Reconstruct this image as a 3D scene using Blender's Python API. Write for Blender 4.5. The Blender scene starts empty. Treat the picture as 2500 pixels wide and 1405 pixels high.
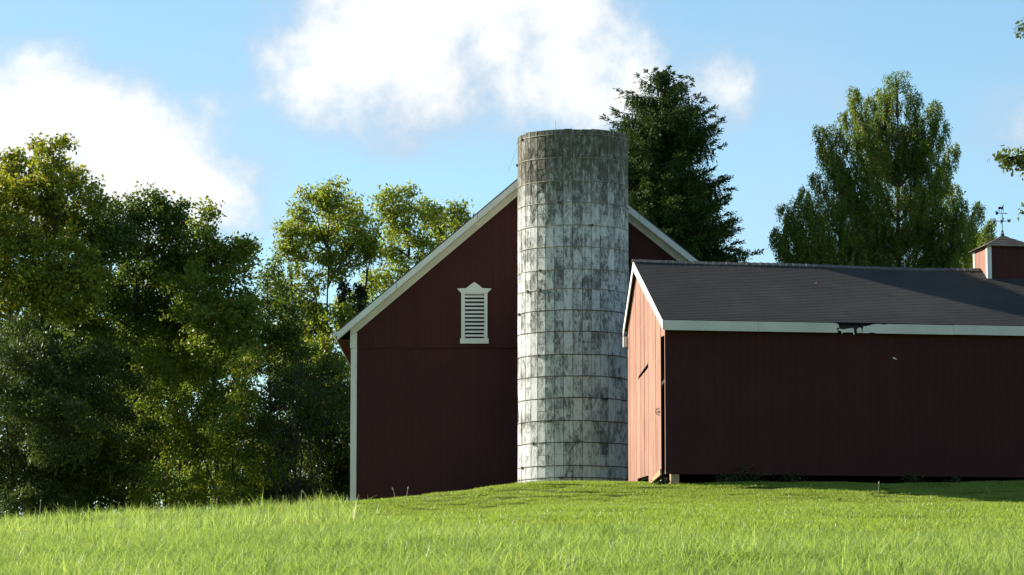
import bpy, math, random
import numpy as np
from mathutils import Vector, Matrix

# ------------------------------------------------------------------ camera, world, sun, exposure
F = 8000.0                                   # focal length in pixels of the 2500 px wide photograph
TH = math.atan(933.5 / F)                    # camera looks up by 6.7 degrees
CT, ST = math.cos(TH), math.sin(TH)
sc = bpy.context.scene
col = sc.collection
cam_d = bpy.data.cameras.new('camera')
cam_d.sensor_width = 36.0
cam_d.lens = 36.0 * F / 2500.0
cam_d.clip_end = 20000
cam = bpy.data.objects.new('camera', cam_d)
cam.rotation_euler = (math.pi / 2 + TH, 0, 0)
col.objects.link(cam)
sc.camera = cam

SUN_AZ = math.radians(-65.0)                 # from the view direction, negative = to the left
SUN_EL = math.radians(24.0)
S = Vector((math.sin(SUN_AZ) * math.cos(SUN_EL), math.cos(SUN_AZ) * math.cos(SUN_EL), math.sin(SUN_EL)))
sd = bpy.data.lights.new('sun', 'SUN')
sd.energy = 5.0
sd.angle = math.radians(0.5)
sd.color = (1.0, 0.93, 0.80)
sun = bpy.data.objects.new('sun', sd)
sun.rotation_euler = (-S).to_track_quat('-Z', 'Y').to_euler()
col.objects.link(sun)

sc.view_settings.view_transform = 'Standard'
sc.view_settings.look = 'None'
sc.view_settings.gamma = 1.0
sc.view_settings.exposure = 1.1
sc.render.engine = 'CYCLES'
sc.cycles.max_bounces = 7
sc.cycles.diffuse_bounces = 3
sc.cycles.glossy_bounces = 2
sc.cycles.transmission_bounces = 4
sc.cycles.transparent_max_bounces = 4
sc.cycles.sample_clamp_indirect = 6.0
sc.cycles.use_denoising = True
sc.cycles.denoiser = 'OPENIMAGEDENOISE'
sc.cycles.denoising_input_passes = 'RGB_ALBEDO_NORMAL'
sc.cycles.denoising_prefilter = 'ACCURATE'


class NT:
    """small helper around a node tree"""
    def __init__(self, tree):
        self.t = tree
        self.n = tree.nodes
        self.n.clear()

    def add(self, typ, **kw):
        nd = self.n.new(typ)
        for k, v in kw.items():
            setattr(nd, k, v)
        return nd

    def put(self, sock, v):
        if isinstance(v, bpy.types.NodeSocket):
            self.t.links.new(v, sock)
        elif isinstance(v, (tuple, list)) and len(v) == 3 and sock.type == 'RGBA':
            sock.default_value = (*v, 1)
        else:
            sock.default_value = v

    def math(self, op, a, b=0.0, c=None, clamp=False):
        m = self.add('ShaderNodeMath', operation=op, use_clamp=clamp)
        self.put(m.inputs[0], a)
        self.put(m.inputs[1], b)
        if c is not None:
            self.put(m.inputs[2], c)
        return m.outputs[0]

    def vmath(self, op, a, b):
        m = self.add('ShaderNodeVectorMath', operation=op)
        self.put(m.inputs[0], a)
        self.put(m.inputs[1], b)
        return m.outputs[0]

    def mix(self, f, a, b, blend='MIX'):
        m = self.add('ShaderNodeMix', data_type='RGBA', blend_type=blend)
        self.put(m.inputs[0], f)
        self.put(m.inputs[6], a)
        self.put(m.inputs[7], b)
        return m.outputs[2]

    def noise(self, vec, scale, detail=4, rough=0.55, dist=0.0):
        m = self.add('ShaderNodeTexNoise')
        if vec is not None:
            self.put(m.inputs['Vector'], vec)
        m.inputs['Scale'].default_value = scale
        m.inputs['Detail'].default_value = detail
        m.inputs['Roughness'].default_value = rough
        m.inputs['Distortion'].default_value = dist
        return m.outputs['Fac']

    def smooth(self, v, a, b, lo=0.0, hi=1.0):
        m = self.add('ShaderNodeMapRange', interpolation_type='SMOOTHSTEP')
        self.put(m.inputs[0], v)
        m.inputs[1].default_value = a
        m.inputs[2].default_value = b
        m.inputs[3].default_value = lo
        m.inputs[4].default_value = hi
        return m.outputs[0]

    def ramp(self, v, stops):
        m = self.add('ShaderNodeValToRGB')
        self.put(m.inputs[0], v)
        e = m.color_ramp.elements
        while len(e) < len(stops):
            e.new(0.5)
        for el, (p, c) in zip(e, stops):
            el.position = p
            el.color = (*c, 1)
        return m.outputs[0]


# --- sky: Nishita blue with cumulus clouds described by their bearing and elevation
wd = bpy.data.worlds.new('World')
sc.world = wd
wd.use_nodes = True
w = NT(wd.node_tree)
sky = w.add('ShaderNodeTexSky', sky_type='NISHITA', sun_disc=False)
sky.sun_elevation = SUN_EL
sky.sun_rotation = SUN_AZ
sky.altitude = 200
sky.air_density = 1.0
sky.dust_density = 0.0
sky.ozone_density = 1.5
SKY = 0.079
tc = w.add('ShaderNodeTexCoord').outputs['Generated']
sep = w.add('ShaderNodeSeparateXYZ')
w.put(sep.inputs[0], tc)
az = w.math('ARCTAN2', sep.outputs[0], sep.outputs[1])
el = w.math('ARCSINE', sep.outputs[2])


def px_ang(px, py):
    return math.atan((px - 1250) / F), TH + math.atan((702.5 - py) / F)


nz1 = w.noise(tc, 24, 10, 0.62, 0.12)
nz2 = w.noise(tc, 70, 6, 0.6)
nz3 = w.noise(tc, 15, 4, 0.5)
wob = w.math('MULTIPLY_ADD', w.math('SUBTRACT', nz1, 0.5), 3.4, w.math('MULTIPLY', w.math('SUBTRACT', nz2, 0.5), 0.9))
blobs = [  # px, py, rx, ry, strength
    (60, 330, 230, 120, 1.6), (220, 400, 210, 110, 1.4), (-150, 320, 280, 160, 1.8), (420, 480, 200, 85, 0.95),
    (600, 520, 190, 80, 0.72), (100, 470, 260, 110, 1.2),
    (960, 110, 200, 130, 1.6), (790, 150, 150, 100, 0.50), (1170, 120, 215, 125, 1.45), (1400, 220, 260, 105, 0.85),
    (1250, 20, 180, 110, 1.0), (900, 290, 190, 65, 0.50), (1590, 190, 150, 75, 0.50), (1785, 240, 58, 98, 0.60),
    (1040, -100, 320, 120, 1.6), (1120, 240, 240, 65, 0.7), (2640, 330, 220, 120, 0.8), (1000, 350, 110, 50, 0.3),
]
den = None
for (bx, by, brx, bry, st) in blobs:
    a0, e0 = px_ang(bx, by)
    dx = w.math('MULTIPLY', w.math('SUBTRACT', az, a0), F / brx)
    dy = w.math('MULTIPLY', w.math('SUBTRACT', el, e0), F / bry)
    r2 = w.math('ADD', w.math('MULTIPLY', dx, dx), w.math('MULTIPLY', dy, dy))
    g = w.math('MULTIPLY', w.math('EXPONENT', w.math('MULTIPLY', r2, -0.62)), st)
    den = g if den is None else w.math('ADD', den, g)
# the same broken cloud cover goes on all round outside the frame
gen = w.smooth(w.noise(tc, 5.0, 5, 0.55), 0.53, 0.70)
outside = w.smooth(w.math('ABSOLUTE', az), 0.19, 0.30)
high = w.smooth(el, 0.24, 0.32)
out = w.math('MULTIPLY', gen, w.math('MAXIMUM', outside, high))
den = w.math('ADD', den, out)
den = w.math('SUBTRACT', 1.0, w.math('EXPONENT', w.math('MULTIPLY', den, -0.95)))
dn = w.math('ADD', den, w.math('MULTIPLY', wob, w.smooth(den, 0.0, 0.40, 0.0, 0.46)))
cov = w.smooth(dn, 0.12, 1.02)
wisp = w.math('MULTIPLY', w.smooth(w.math('ADD', nz3, w.math('MULTIPLY', w.math('SUBTRACT', nz1, 0.5), 0.6)), 0.45, 0.85), 0.30)
cov = w.math('MAXIMUM', cov, wisp)
core = w.smooth(w.math('ADD', dn, w.math('MULTIPLY', w.math('SUBTRACT', nz3, 0.5), 0.7)), 0.46, 0.96)
cc = w.mix(core, (0.275, 0.31, 0.365), (0.50, 0.50, 0.49))
skc = w.add('ShaderNodeVectorMath', operation='SCALE')
w.put(skc.inputs[0], sky.outputs[0])
skc.inputs['Scale'].default_value = SKY
final = w.mix(cov, w.mix(1.0, skc.outputs[0], (0.87, 1.02, 1.05), 'MULTIPLY'), cc)
bg = w.add('ShaderNodeBackground')
w.put(bg.inputs[0], final)
bg.inputs[1].default_value = 1.0
wo = w.add('ShaderNodeOutputWorld')
w.put(wo.inputs[0], bg.outputs[0])

rnd = random.Random(7)
rng = np.random.default_rng(11)


# ------------------------------------------------------------------ geometry helpers
def ray(px, py):
    u, v = (px - 1250) / F, (702.5 - py) / F
    return Vector((u, CT - v * ST, ST + v * CT))


def at(px, py, Y):
    d = ray(px, py)
    return d * (Y / d.y)


def on_plane(px, py, p0, n):
    d = ray(px, py)
    return d * (Vector(p0).dot(n) / d.dot(n))


def zat(py, Y, px=1250):
    return at(px, py, Y).z


def ground(x, y):
    p = np.interp(y, [0, 8, 15, 30, 50, 70, 85, 93, 97, 101, 106, 112, 125, 150, 200, 400, 6000],
                  [-1.7, -.75, .25, 1.17, 2.35, 3.42, 4.18, 4.54, 5.02, 5.72, 5.98, 6.18, 6.25, 5.2, 2, -15, -150])
    d = np.interp(x, [-300, -40, -17, -5.5, -2, 1, 6, 20, 300], [8, 2.4, 1.45, .80, .38, .06, 0, .1, 4])
    f = np.clip(np.asarray(y) / 110.0, 0, 1)
    b = 0.035 * np.sin(x * 0.9 + y * 0.31) + 0.03 * np.sin(x * 0.37 - y * 0.55 + 1.0) + 0.02 * np.sin(x * 2.1 + y * 1.3)
    return p - d * f + b * np.clip(np.asarray(y) / 60.0, 0, 1)


def on_ground(px, py):
    d = ray(px, py)
    t = 8.0
    while t < 160:
        p = d * t
        if p.z <= ground(p.x, p.y):
            return p
        t += 0.05
    return d * 100


def link(name, me, mat, parent=None, loc=None):
    o = bpy.data.objects.new(name, me)
    col.objects.link(o)
    if mat is not None and len(me.materials) == 0:
        me.materials.append(mat)
    if parent is not None:
        o.parent = parent
    if loc is not None:
        o.location = loc
    return o


def tag(o, label=None, cat=None, group=None, kind=None):
    if label: o['label'] = label
    if cat: o['category'] = cat
    if group: o['group'] = group
    if kind: o['kind'] = kind
    return o


def empty(name, loc):
    o = bpy.data.objects.new(name, None)
    col.objects.link(o)
    o.location = loc
    o.empty_display_size = 0.3
    return o


def np_mesh(name, V, Fc, smooth=False):
    """V (n,3), Fc (m,k) numpy arrays"""
    V = np.asarray(V, dtype=np.float32)
    Fc = np.asarray(Fc, dtype=np.int32)
    me = bpy.data.meshes.new(name)
    me.vertices.add(len(V))
    me.vertices.foreach_set('co', V.ravel())
    m, k = Fc.shape
    me.loops.add(m * k)
    me.loops.foreach_set('vertex_index', Fc.ravel())
    me.polygons.add(m)
    me.polygons.foreach_set('loop_start', np.arange(0, m * k, k, dtype=np.int32))
    if smooth:
        me.polygons.foreach_set('use_smooth', np.ones(m, dtype=bool))
    me.update(calc_edges=True)
    return me


class MB:
    """collects polygons in world space"""
    def __init__(self):
        self.v, self.f = [], []

    def poly(self, pts):
        i = len(self.v)
        self.v += [tuple(p) for p in pts]
        self.f.append(tuple(range(i, i + len(pts))))

    def prism(self, pts, ext):
        """polygon pts (world) extruded by vector ext"""
        i, n = len(self.v), len(pts)
        ext = Vector(ext)
        self.v += [tuple(p) for p in pts] + [tuple(Vector(p) + ext) for p in pts]
        nrm = Vector((0, 0, 0))
        for k in range(n):
            nrm += Vector(pts[k]).cross(Vector(pts[(k + 1) % n]))
        fl = nrm.dot(ext) > 0
        a = list(range(i, i + n))
        b = list(range(i + n, i + 2 * n))
        self.f.append(tuple(reversed(a)) if fl else tuple(a))
        self.f.append(tuple(b) if fl else tuple(reversed(b)))
        for k in range(n):
            q = (i + k, i + (k + 1) % n, i + n + (k + 1) % n, i + n + k)
            self.f.append(q if fl else tuple(reversed(q)))
        return self

    def box(self, c, ax, ay, az):
        """box by centre and half axes"""
        c, ax, ay, az = Vector(c), Vector(ax), Vector(ay), Vector(az)
        return self.prism([c - ax - ay - az, c + ax - ay - az, c + ax + ay - az, c - ax + ay - az], az * 2)

    def tube(self, pts, rad, n=6, closed=False):
        pts = [Vector(p) for p in pts]
        m = len(pts)
        base = len(self.v)
        for k, p in enumerate(pts):
            if closed:
                d = pts[(k + 1) % m] - pts[k - 1]
            else:
                d = pts[min(k + 1, m - 1)] - pts[max(k - 1, 0)]
            d.normalize()
            u = d.cross(Vector((0, 0, 1)) if abs(d.z) < 0.9 else Vector((1, 0, 0))).normalized()
            v = d.cross(u)
            r = rad[k] if isinstance(rad, (list, tuple)) else rad
            for j in range(n):
                a = 2 * math.pi * j / n
                self.v.append(tuple(p + (u * math.cos(a) + v * math.sin(a)) * r))
        for k in range(m if closed else m - 1):
            for j in range(n):
                a = base + k * n + j
                b = base + k * n + (j + 1) % n
                c = base + ((k + 1) % m) * n + (j + 1) % n
                d = base + ((k + 1) % m) * n + j
                self.f.append((a, b, c, d))
        if not closed:
            self.f.append(tuple(base + j for j in reversed(range(n))))
            self.f.append(tuple(base + (m - 1) * n + j for j in range(n)))
        return self

    def obj(self, name, mat, parent=None, off=None, smooth=False):
        """off: world position the object's coordinates are relative to (its parent's world origin)"""
        me = bpy.data.meshes.new(name)
        o3 = Vector(off) if off is not None else Vector((0, 0, 0))
        me.from_pydata([tuple(Vector(p) - o3) for p in self.v], [], self.f)
        if smooth:
            me.polygons.foreach_set('use_smooth', [True] * len(me.polygons))
        me.update()
        return link(name, me, mat, parent)


UNIT = None


def unit_box():
    global UNIT
    if UNIT is None:
        b = MB()
        b.box((0, 0, 0), (0.5, 0, 0), (0, 0.5, 0), (0, 0, 0.5))
        UNIT = bpy.data.meshes.new('unit_box')
        UNIT.from_pydata(b.v, [], b.f)
    return UNIT


# ------------------------------------------------------------------ materials
def new_mat(name):
    m = bpy.data.materials.new(name)
    m.use_nodes = True
    return m, NT(m.node_tree)


def finish(n, color, rough=0.7, bump=None, bstr=0.3, bdist=0.01, spec=0.3, metal=0.0):
    p = n.add('ShaderNodeBsdfPrincipled')
    n.put(p.inputs['Base Color'], color)
    n.put(p.inputs['Roughness'], rough)
    p.inputs['Metallic'].default_value = metal
    p.inputs['Specular IOR Level'].default_value = spec
    if bump is not None:
        b = n.add('ShaderNodeBump')
        b.inputs['Strength'].default_value = bstr
        b.inputs['Distance'].default_value = bdist
        n.put(b.inputs['Height'], bump)
        n.put(p.inputs['Normal'], b.outputs[0])
    o = n.add('ShaderNodeOutputMaterial')
    n.put(o.inputs[0], p.outputs[0])


def stretch(n, sx, sy, sz):
    g = n.add('ShaderNodeNewGeometry').outputs['Position']
    return n.vmath('MULTIPLY', g, (sx, sy, sz))


def painted(name, base, dark, worn, wear=0.62, rough=0.75, grain=1.0, vary=0.25):
    """painted boards: vertical grain, per-board tone, worn streaks"""
    m, n = new_mat(name)
    v = stretch(n, 14, 14, 0.55)
    fine = n.noise(stretch(n, 60, 60, 2.0), 1.0, 4, 0.6)
    big = n.noise(stretch(n, 1, 1, 0.7), 0.8, 4, 0.6)
    st = n.noise(v, 1.0, 5, 0.65)
    rv = n.add('ShaderNodeObjectInfo').outputs['Random']
    c = n.mix(n.smooth(big, 0.3, 0.7), dark, base)
    c = n.mix(n.math('MULTIPLY', n.smooth(st, wear, wear + 0.14), 0.8), c, worn)
    k = n.math('MULTIPLY_ADD', rv, vary, 1.0 - vary / 2)
    k = n.math('MULTIPLY', k, n.math('MULTIPLY_ADD', fine, 0.5 * grain, 1.0 - 0.25 * grain))
    c = n.mix(1.0, c, n.add('ShaderNodeCombineColor').outputs[0], 'MULTIPLY')
    cb = [x for x in n.n if x.bl_idname == 'ShaderNodeCombineColor'][-1]
    for i in range(3):
        n.put(cb.inputs[i], k)
    finish(n, c, rough, n.math('ADD', fine, st), 0.4, 0.006)
    return m


def plain(name, c1, c2, scale=6.0, rough=0.7, spec=0.3, metal=0.0, bstr=0.2):
    m, n = new_mat(name)
    g = n.add('ShaderNodeNewGeometry').outputs['Position']
    f = n.noise(g, scale, 5, 0.6)
    finish(n, n.mix(n.smooth(f, 0.3, 0.7), c1, c2), rough, f, bstr, 0.01, spec, metal)
    return m


M_barn = painted('barn_red_paint', (0.054, 0.0128, 0.0118), (0.044, 0.0108, 0.0105), (0.060, 0.020, 0.018), 0.68, 0.8, 0.5, 0.12)
M_shed = painted('shed_red_paint', (0.043, 0.0074, 0.0064), (0.033, 0.0060, 0.0055), (0.052, 0.011, 0.009), 0.70, 0.8, 0.5, 0.08)
M_gable = painted('faded_sunlit_paint', (0.36, 0.192, 0.134), (0.30, 0.148, 0.104), (0.15, 0.065, 0.055), 0.54, 0.85, 1.2, 0.2)  # faded boards; also the sunlit tone of one cupola side
M_white = painted('white_trim_paint', (0.72, 0.71, 0.66), (0.63, 0.63, 0.59), (0.45, 0.45, 0.42), 0.72, 0.6, 0.2, 0.05)
M_frieze = painted('cream_trim_paint', (0.66, 0.64, 0.56), (0.58, 0.56, 0.49), (0.45, 0.45, 0.42), 0.74, 0.6, 0.2, 0.05)
M_fascia = painted('weathered_white_paint', (0.62, 0.58, 0.51), (0.52, 0.49, 0.43), (0.12, 0.11, 0.08), 0.70, 0.7, 0.4, 0.06)
M_dark = plain('shaded_interior', (0.012, 0.008, 0.008), (0.02, 0.012, 0.012))  # near-black, with the shade of enclosed spaces put into the colour
M_wood = plain('bare_wood', (0.42, 0.30, 0.16), (0.30, 0.20, 0.10), 9)
M_iron = plain('black_iron', (0.012, 0.012, 0.014), (0.03, 0.025, 0.025), 20, 0.5, 0.5, 0.6)
M_copper = plain('brown_gutter', (0.20, 0.075, 0.04), (0.12, 0.05, 0.03), 3, 0.35, 0.5, 0.6)
M_soil = plain('bare_soil', (0.14, 0.07, 0.04), (0.08, 0.045, 0.03), 14, 0.95, 0.1)
M_conc_in = plain('silo_mortar', (0.30, 0.29, 0.26), (0.16, 0.15, 0.13), 8, 0.9, 0.1)
M_fleck = plain('pale_fleck_color', (0.8, 0.74, 0.6), (0.7, 0.62, 0.5), 10)


def hoop_mat(name, c1, c2):
    return plain(name, c1, c2, 5, 0.55, 0.4, 0.3)


M_hoop_galv = hoop_mat('weathered_steel', (0.36, 0.34, 0.27), (0.22, 0.19, 0.15))
M_hoop_rust = hoop_mat('rusty_steel', (0.10, 0.075, 0.06), (0.05, 0.042, 0.038))


def stave_mat():
    m, n = new_mat('whitewashed_concrete')
    g = n.add('ShaderNodeNewGeometry').outputs['Position']
    sp = n.add('ShaderNodeSeparateXYZ')
    n.put(sp.inputs[0], g)
    rv = n.add('ShaderNodeObjectInfo').outputs['Random']
    hz = n.smooth(sp.outputs[2], 7.0, 18.2)                       # whitewash has worn off towards the top
    n1 = n.noise(stretch(n, 8, 8, 3.2), 1.0, 8, 0.72, 0.3)
    n2 = n.noise(g, 1.1, 5, 0.6)
    n3 = n.noise(stretch(n, 26, 26, 9), 1.0, 5, 0.7)
    f = n.math('ADD', n1, n.math('MULTIPLY', n.math('SUBTRACT', n2, 0.5), 0.55))
    f = n.math('ADD', f, n.math('MULTIPLY', n.math('SUBTRACT', rv, 0.5), 0.17))
    f = n.math('ADD', f, n.math('MULTIPLY', n.math('SUBTRACT', n3, 0.5), 0.35))
    f = n.math('SUBTRACT', f, n.math('MULTIPLY', hz, 0.07))
    st_ = n.noise(stretch(n, 13, 13, 0.45), 1.0, 5, 0.6)
    f = n.math('ADD', f, n.math('MULTIPLY', n.math('SUBTRACT', st_, 0.5), 0.14))
    wash = n.smooth(f, 0.27, 0.62)
    bare = n.mix(n.smooth(n3, 0.35, 0.65), (0.095, 0.095, 0.087), (0.185, 0.18, 0.165))
    c = n.mix(wash, bare, (0.62, 0.62, 0.59))
    hz2 = n.smooth(n.math('ADD', sp.outputs[2], n.math('MULTIPLY', n2, 4.0)), 17.0, 19.6)
    c = n.mix(n.math('MULTIPLY', hz2, n.smooth(n1, 0.70, 0.38)), c, (0.06, 0.058, 0.040))
    c = n.mix(n.math('MULTIPLY', hz2, 0.55), c, (0.115, 0.10, 0.068))
    finish(n, c, 0.9, n.math('ADD', n1, n3), 0.5, 0.02, 0.15)
    return m


M_stave = stave_mat()


def shingle_mat(name, c1, c2, wid, hgt):
    m, n = new_mat(name)
    uv = n.add('ShaderNodeUVMap').outputs[0]
    br = n.add('ShaderNodeTexBrick')
    n.put(br.inputs['Vector'], uv)
    n.put(br.inputs['Color1'], c1)
    n.put(br.inputs['Color2'], c2)
    n.put(br.inputs['Mortar'], (0.02, 0.02, 0.02))
    br.inputs['Scale'].default_value = 1.0
    br.inputs['Mortar Size'].default_value = 0.006
    br.inputs['Brick Width'].default_value = wid
    br.inputs['Row Height'].default_value = hgt
    g = n.add('ShaderNodeNewGeometry').outputs['Position']
    sp = n.noise(g, 120, 2, 0.5)
    big = n.noise(g, 0.45, 4, 0.6)
    c = n.mix(n.smooth(sp, 0.62, 0.72), br.outputs[0], tuple(x * 2.6 for x in c2))
    c = n.mix(n.math('MULTIPLY', n.smooth(big, 0.42, 0.72), 0.6), c, (0.068, 0.060, 0.051))
    finish(n, c, 0.85, br.outputs['Fac'], 0.5, -0.006, 0.25)
    return m


M_shingle = shingle_mat('asphalt_shingles', (0.037, 0.033, 0.029), (0.046, 0.041, 0.036), 0.30, 0.14)
M_cap = plain('ridge_cap_shingle', (0.15, 0.135, 0.12), (0.09, 0.082, 0.076), 4, 0.9, 0.15)
M_cup = plain('cupola_shingle', (0.115, 0.095, 0.08), (0.07, 0.06, 0.052), 5, 0.9, 0.15)
M_barnroof = plain('barn_shingles', (0.09, 0.085, 0.085), (0.06, 0.055, 0.055), 4, 0.9, 0.15)


def leaf_mat(name, stops, trans=0.4, gloss=0.3, rough=0.45, patch=None, tint=(1.0, 1.0, 0.55), autumn=0.0):
    m, n = new_mat(name)
    geo = n.add('ShaderNodeNewGeometry')
    r = geo.outputs['Random Per Island']
    if patch is not None:
        pos = n.noise(geo.outputs['Position'], patch[0], 2, 0.5)
        r = n.math('ADD', n.math('MULTIPLY_ADD', r, 0.7, 0.15), n.math('MULTIPLY', n.math('SUBTRACT', pos, 0.5), patch[1]), clamp=True)
    c = n.ramp(r, stops)
    if autumn:
        c = n.mix(n.math('GREATER_THAN', geo.outputs['Random Per Island'], 1.0 - autumn), c, (0.34, 0.17, 0.02))
    p = n.add('ShaderNodeBsdfPrincipled')
    n.put(p.inputs['Base Color'], c)
    p.inputs['Roughness'].default_value = rough
    p.inputs['Specular IOR Level'].default_value = gloss
    t = n.add('ShaderNodeBsdfTranslucent')
    n.put(t.inputs[0], n.mix(1.0, c, tuple(x * 1.6 for x in tint), 'MULTIPLY'))
    mx = n.add('ShaderNodeMixShader')
    mx.inputs[0].default_value = trans
    n.put(mx.inputs[1], p.outputs[0])
    n.put(mx.inputs[2], t.outputs[0])
    o = n.add('ShaderNodeOutputMaterial')
    n.put(o.inputs[0], mx.outputs[0])
    return m


M_maple = leaf_mat('maple_leaves', [(0.0, (0.100, 0.135, 0.016)), (0.5, (0.180, 0.205, 0.024)), (1.0, (0.330, 0.310, 0.034))], 0.45, patch=(1.2, 1.3), autumn=0.010)
M_green = leaf_mat('dark_green_leaves', [(0.0, (0.048, 0.085, 0.016)), (0.6, (0.088, 0.130, 0.022)), (1.0, (0.150, 0.180, 0.028))], 0.40, patch=(1.2, 1.1), autumn=0.005)
M_mid = leaf_mat('mid_green_leaves', [(0.0, (0.080, 0.125, 0.016)), (0.5, (0.140, 0.185, 0.024)), (1.0, (0.240, 0.260, 0.032))], 0.45, patch=(1.2, 1.2), autumn=0.006)
M_ash = leaf_mat('ash_leaves', [(0.0, (0.105, 0.150, 0.022)), (0.5, (0.180, 0.220, 0.032)), (1.0, (0.300, 0.310, 0.050))], 0.48, 0.35, patch=(1.0, 1.0), autumn=0.008)
M_olive = leaf_mat('olive_shrub_leaves', [(0.0, (0.042, 0.064, 0.014)), (0.6, (0.066, 0.092, 0.020)), (1.0, (0.12, 0.145, 0.04))], 0.35, 0.3, 0.5, patch=(1.2, 0.8))
M_dkshrub = leaf_mat('undergrowth_leaves', [(0.0, (0.038, 0.062, 0.014)), (0.7, (0.075, 0.105, 0.020)), (1.0, (0.16, 0.175, 0.026))], 0.40, patch=(0.5, 0.5), autumn=0.006)
M_ivy = leaf_mat('ivy_leaves', [(0.0, (0.018, 0.028, 0.010)), (1.0, (0.045, 0.06, 0.02))], 0.15)
M_spruce = leaf_mat('spruce_needles', [(0.0, (0.026, 0.050, 0.012)), (0.6, (0.050, 0.084, 0.017)), (1.0, (0.105, 0.140, 0.026))], 0.15, 0.12, 0.6, patch=(0.4, 0.5))
M_weep = leaf_mat('drooping_leaves', [(0.0, (0.066, 0.105, 0.018)), (0.6, (0.125, 0.170, 0.026)), (1.0, (0.225, 0.255, 0.036))], 0.38, 0.25, 0.5, patch=(0.8, 1.2))
M_oak = leaf_mat('oak_leaves', [(0.0, (0.055, 0.085, 0.018)), (0.6, (0.10, 0.135, 0.025)), (1.0, (0.16, 0.175, 0.03))], 0.4, 0.4, autumn=0.03)
M_bark = plain('tree_bark', (0.070, 0.058, 0.045), (0.035, 0.03, 0.025), 8, 0.95, 0.1, bstr=0.6)
M_bark2 = plain('brown_bark', (0.15, 0.10, 0.065), (0.07, 0.05, 0.035), 8, 0.95, 0.1, bstr=0.6)
M_dead = plain('grey_dead_wood', (0.17, 0.15, 0.13), (0.10, 0.09, 0.08), 8, 0.95, 0.1)
M_grass = leaf_mat('tall_grass_blades', [(0.0, (0.055, 0.115, 0.036)), (0.20, (0.150, 0.225, 0.050)), (0.45, (0.240, 0.330, 0.072)), (0.85, (0.335, 0.405, 0.112)), (0.97, (0.34, 0.33, 0.08)), (1.0, (0.40, 0.35, 0.17))], 0.48, 0.36, 0.44, tint=(1.0, 1.0, 0.65), patch=(0.55, 0.8))
M_lawn = leaf_mat('mown_grass_blades', [(0.0, (0.15, 0.205, 0.034)), (0.5, (0.235, 0.308, 0.058)), (0.9, (0.325, 0.380, 0.088)), (1.0, (0.32, 0.28, 0.08))], 0.45, 0.35, 0.4, patch=(0.35, 0.35), tint=(1.0, 1.0, 0.5))
M_seed = plain('grass_seed_head', (0.34, 0.33, 0.20), (0.24, 0.24, 0.12), 12, 0.8)


def ground_mat():
    m, n = new_mat('grassy_soil')
    g = n.add('ShaderNodeNewGeometry').outputs['Position']
    a = n.noise(g, 0.35, 5, 0.6)
    b = n.noise(g, 9, 5, 0.7)
    c = n.mix(n.smooth(a, 0.35, 0.65), (0.125, 0.165, 0.022), (0.17, 0.205, 0.028))
    c = n.mix(n.smooth(b, 0.4, 0.7), c, (0.075, 0.105, 0.016))
    finish(n, c, 0.95, b, 0.6, 0.05, 0.1)
    return m


M_ground = ground_mat()

# ------------------------------------------------------------------ ground
xs = np.unique(np.concatenate([np.linspace(-45, 45, 121), np.array([-3000, -1500, -700, -300, -150, -90, -60, 60, 90, 150, 300, 700, 1500, 3000.])]))
ys = np.unique(np.concatenate([np.linspace(-20, 160, 181), np.array([-3000, -800, -200, -60, 180, 220, 300, 400, 700, 1500, 3000, 6000.])]))
GX, GY = np.meshgrid(xs, ys)
GZ = ground(GX, np.maximum(GY, 0)) - 0.0
gv = np.stack([GX.ravel(), GY.ravel(), GZ.ravel()], 1)
nx, ny = len(xs), len(ys)
ii, jj = np.meshgrid(np.arange(nx - 1), np.arange(ny - 1))
a0 = (jj * nx + ii).ravel()
gf = np.stack([a0, a0 + 1, a0 + nx + 1, a0 + nx], 1)
g_o = link('ground', np_mesh('ground', gv, gf, True), M_ground)
tag(g_o, kind='structure')

# ------------------------------------------------------------------ red barn
YB = 115.0
BN = Vector((0, 1, 0))


def bp(px, py, dy=0.0):
    return at(px, py, YB + dy)


xl = bp(855, 1000).x                                  # left corner of the wall
apex = bp(1357, 361)
xr = apex.x + (apex.x - xl) * 1.055
zb = 4.6
eaveL = bp(824, 812)                                  # outer top edge of roof at the left eave
slope = (apex.z - eaveL.z) / (apex.x - eaveL.x)
barn = empty('gable_barn', (apex.x, YB + 9, float(ground(apex.x, YB))))
tag(barn, 'large dark red gable barn with white trim and louvred vent behind the silo', 'barn')
BO = barn.location.copy()
zmid = bp(1060, 849.5).z


eaveRx = apex.x + (apex.x - eaveL.x) * 1.055          # the right slope is a little flatter
slopeR = (apex.z - eaveL.z) / (eaveRx - apex.x)


def roof_under(x):                                    # underside of the roof at x
    return apex.z - (apex.x - x) * slope - 0.30 if x < apex.x else apex.z - (x - apex.x) * slopeR - 0.30


BL = 18.0
bw = 0.20
nb = int((xr - xl) / bw)
bw = (xr - xl) / nb
for i in range(nb):
    x0, x1 = xl + i * bw + 0.0025, xl + (i + 1) * bw - 0.0025
    j = rnd.uniform(-0.0015, 0.0015)
    m = MB()                                          # lower tier
    m.prism([(x0, YB + 0.03 + j, zb), (x1, YB + 0.03 + j, zb), (x1, YB + 0.03 + j, zmid + 0.05), (x0, YB + 0.03 + j, zmid + 0.05)], (0, 0.022, 0))
    m.obj('siding_board', M_barn, barn, BO)
    pts = [(x0, YB + j, zmid), (x1, YB + j, zmid), (x1, YB + j, roof_under(x1))]
    if x0 < apex.x < x1:
        pts.append((apex.x, YB + j, roof_under(apex.x)))
    pts.append((x0, YB + j, roof_under(x0)))
    m = MB()
    m.prism(pts, (0, 0.022, 0))
    m.obj('siding_board', M_barn, barn, BO)
m = MB()                                              # inner shell behind the boards, side and back walls
zsh = roof_under(xl) + 0.02
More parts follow.
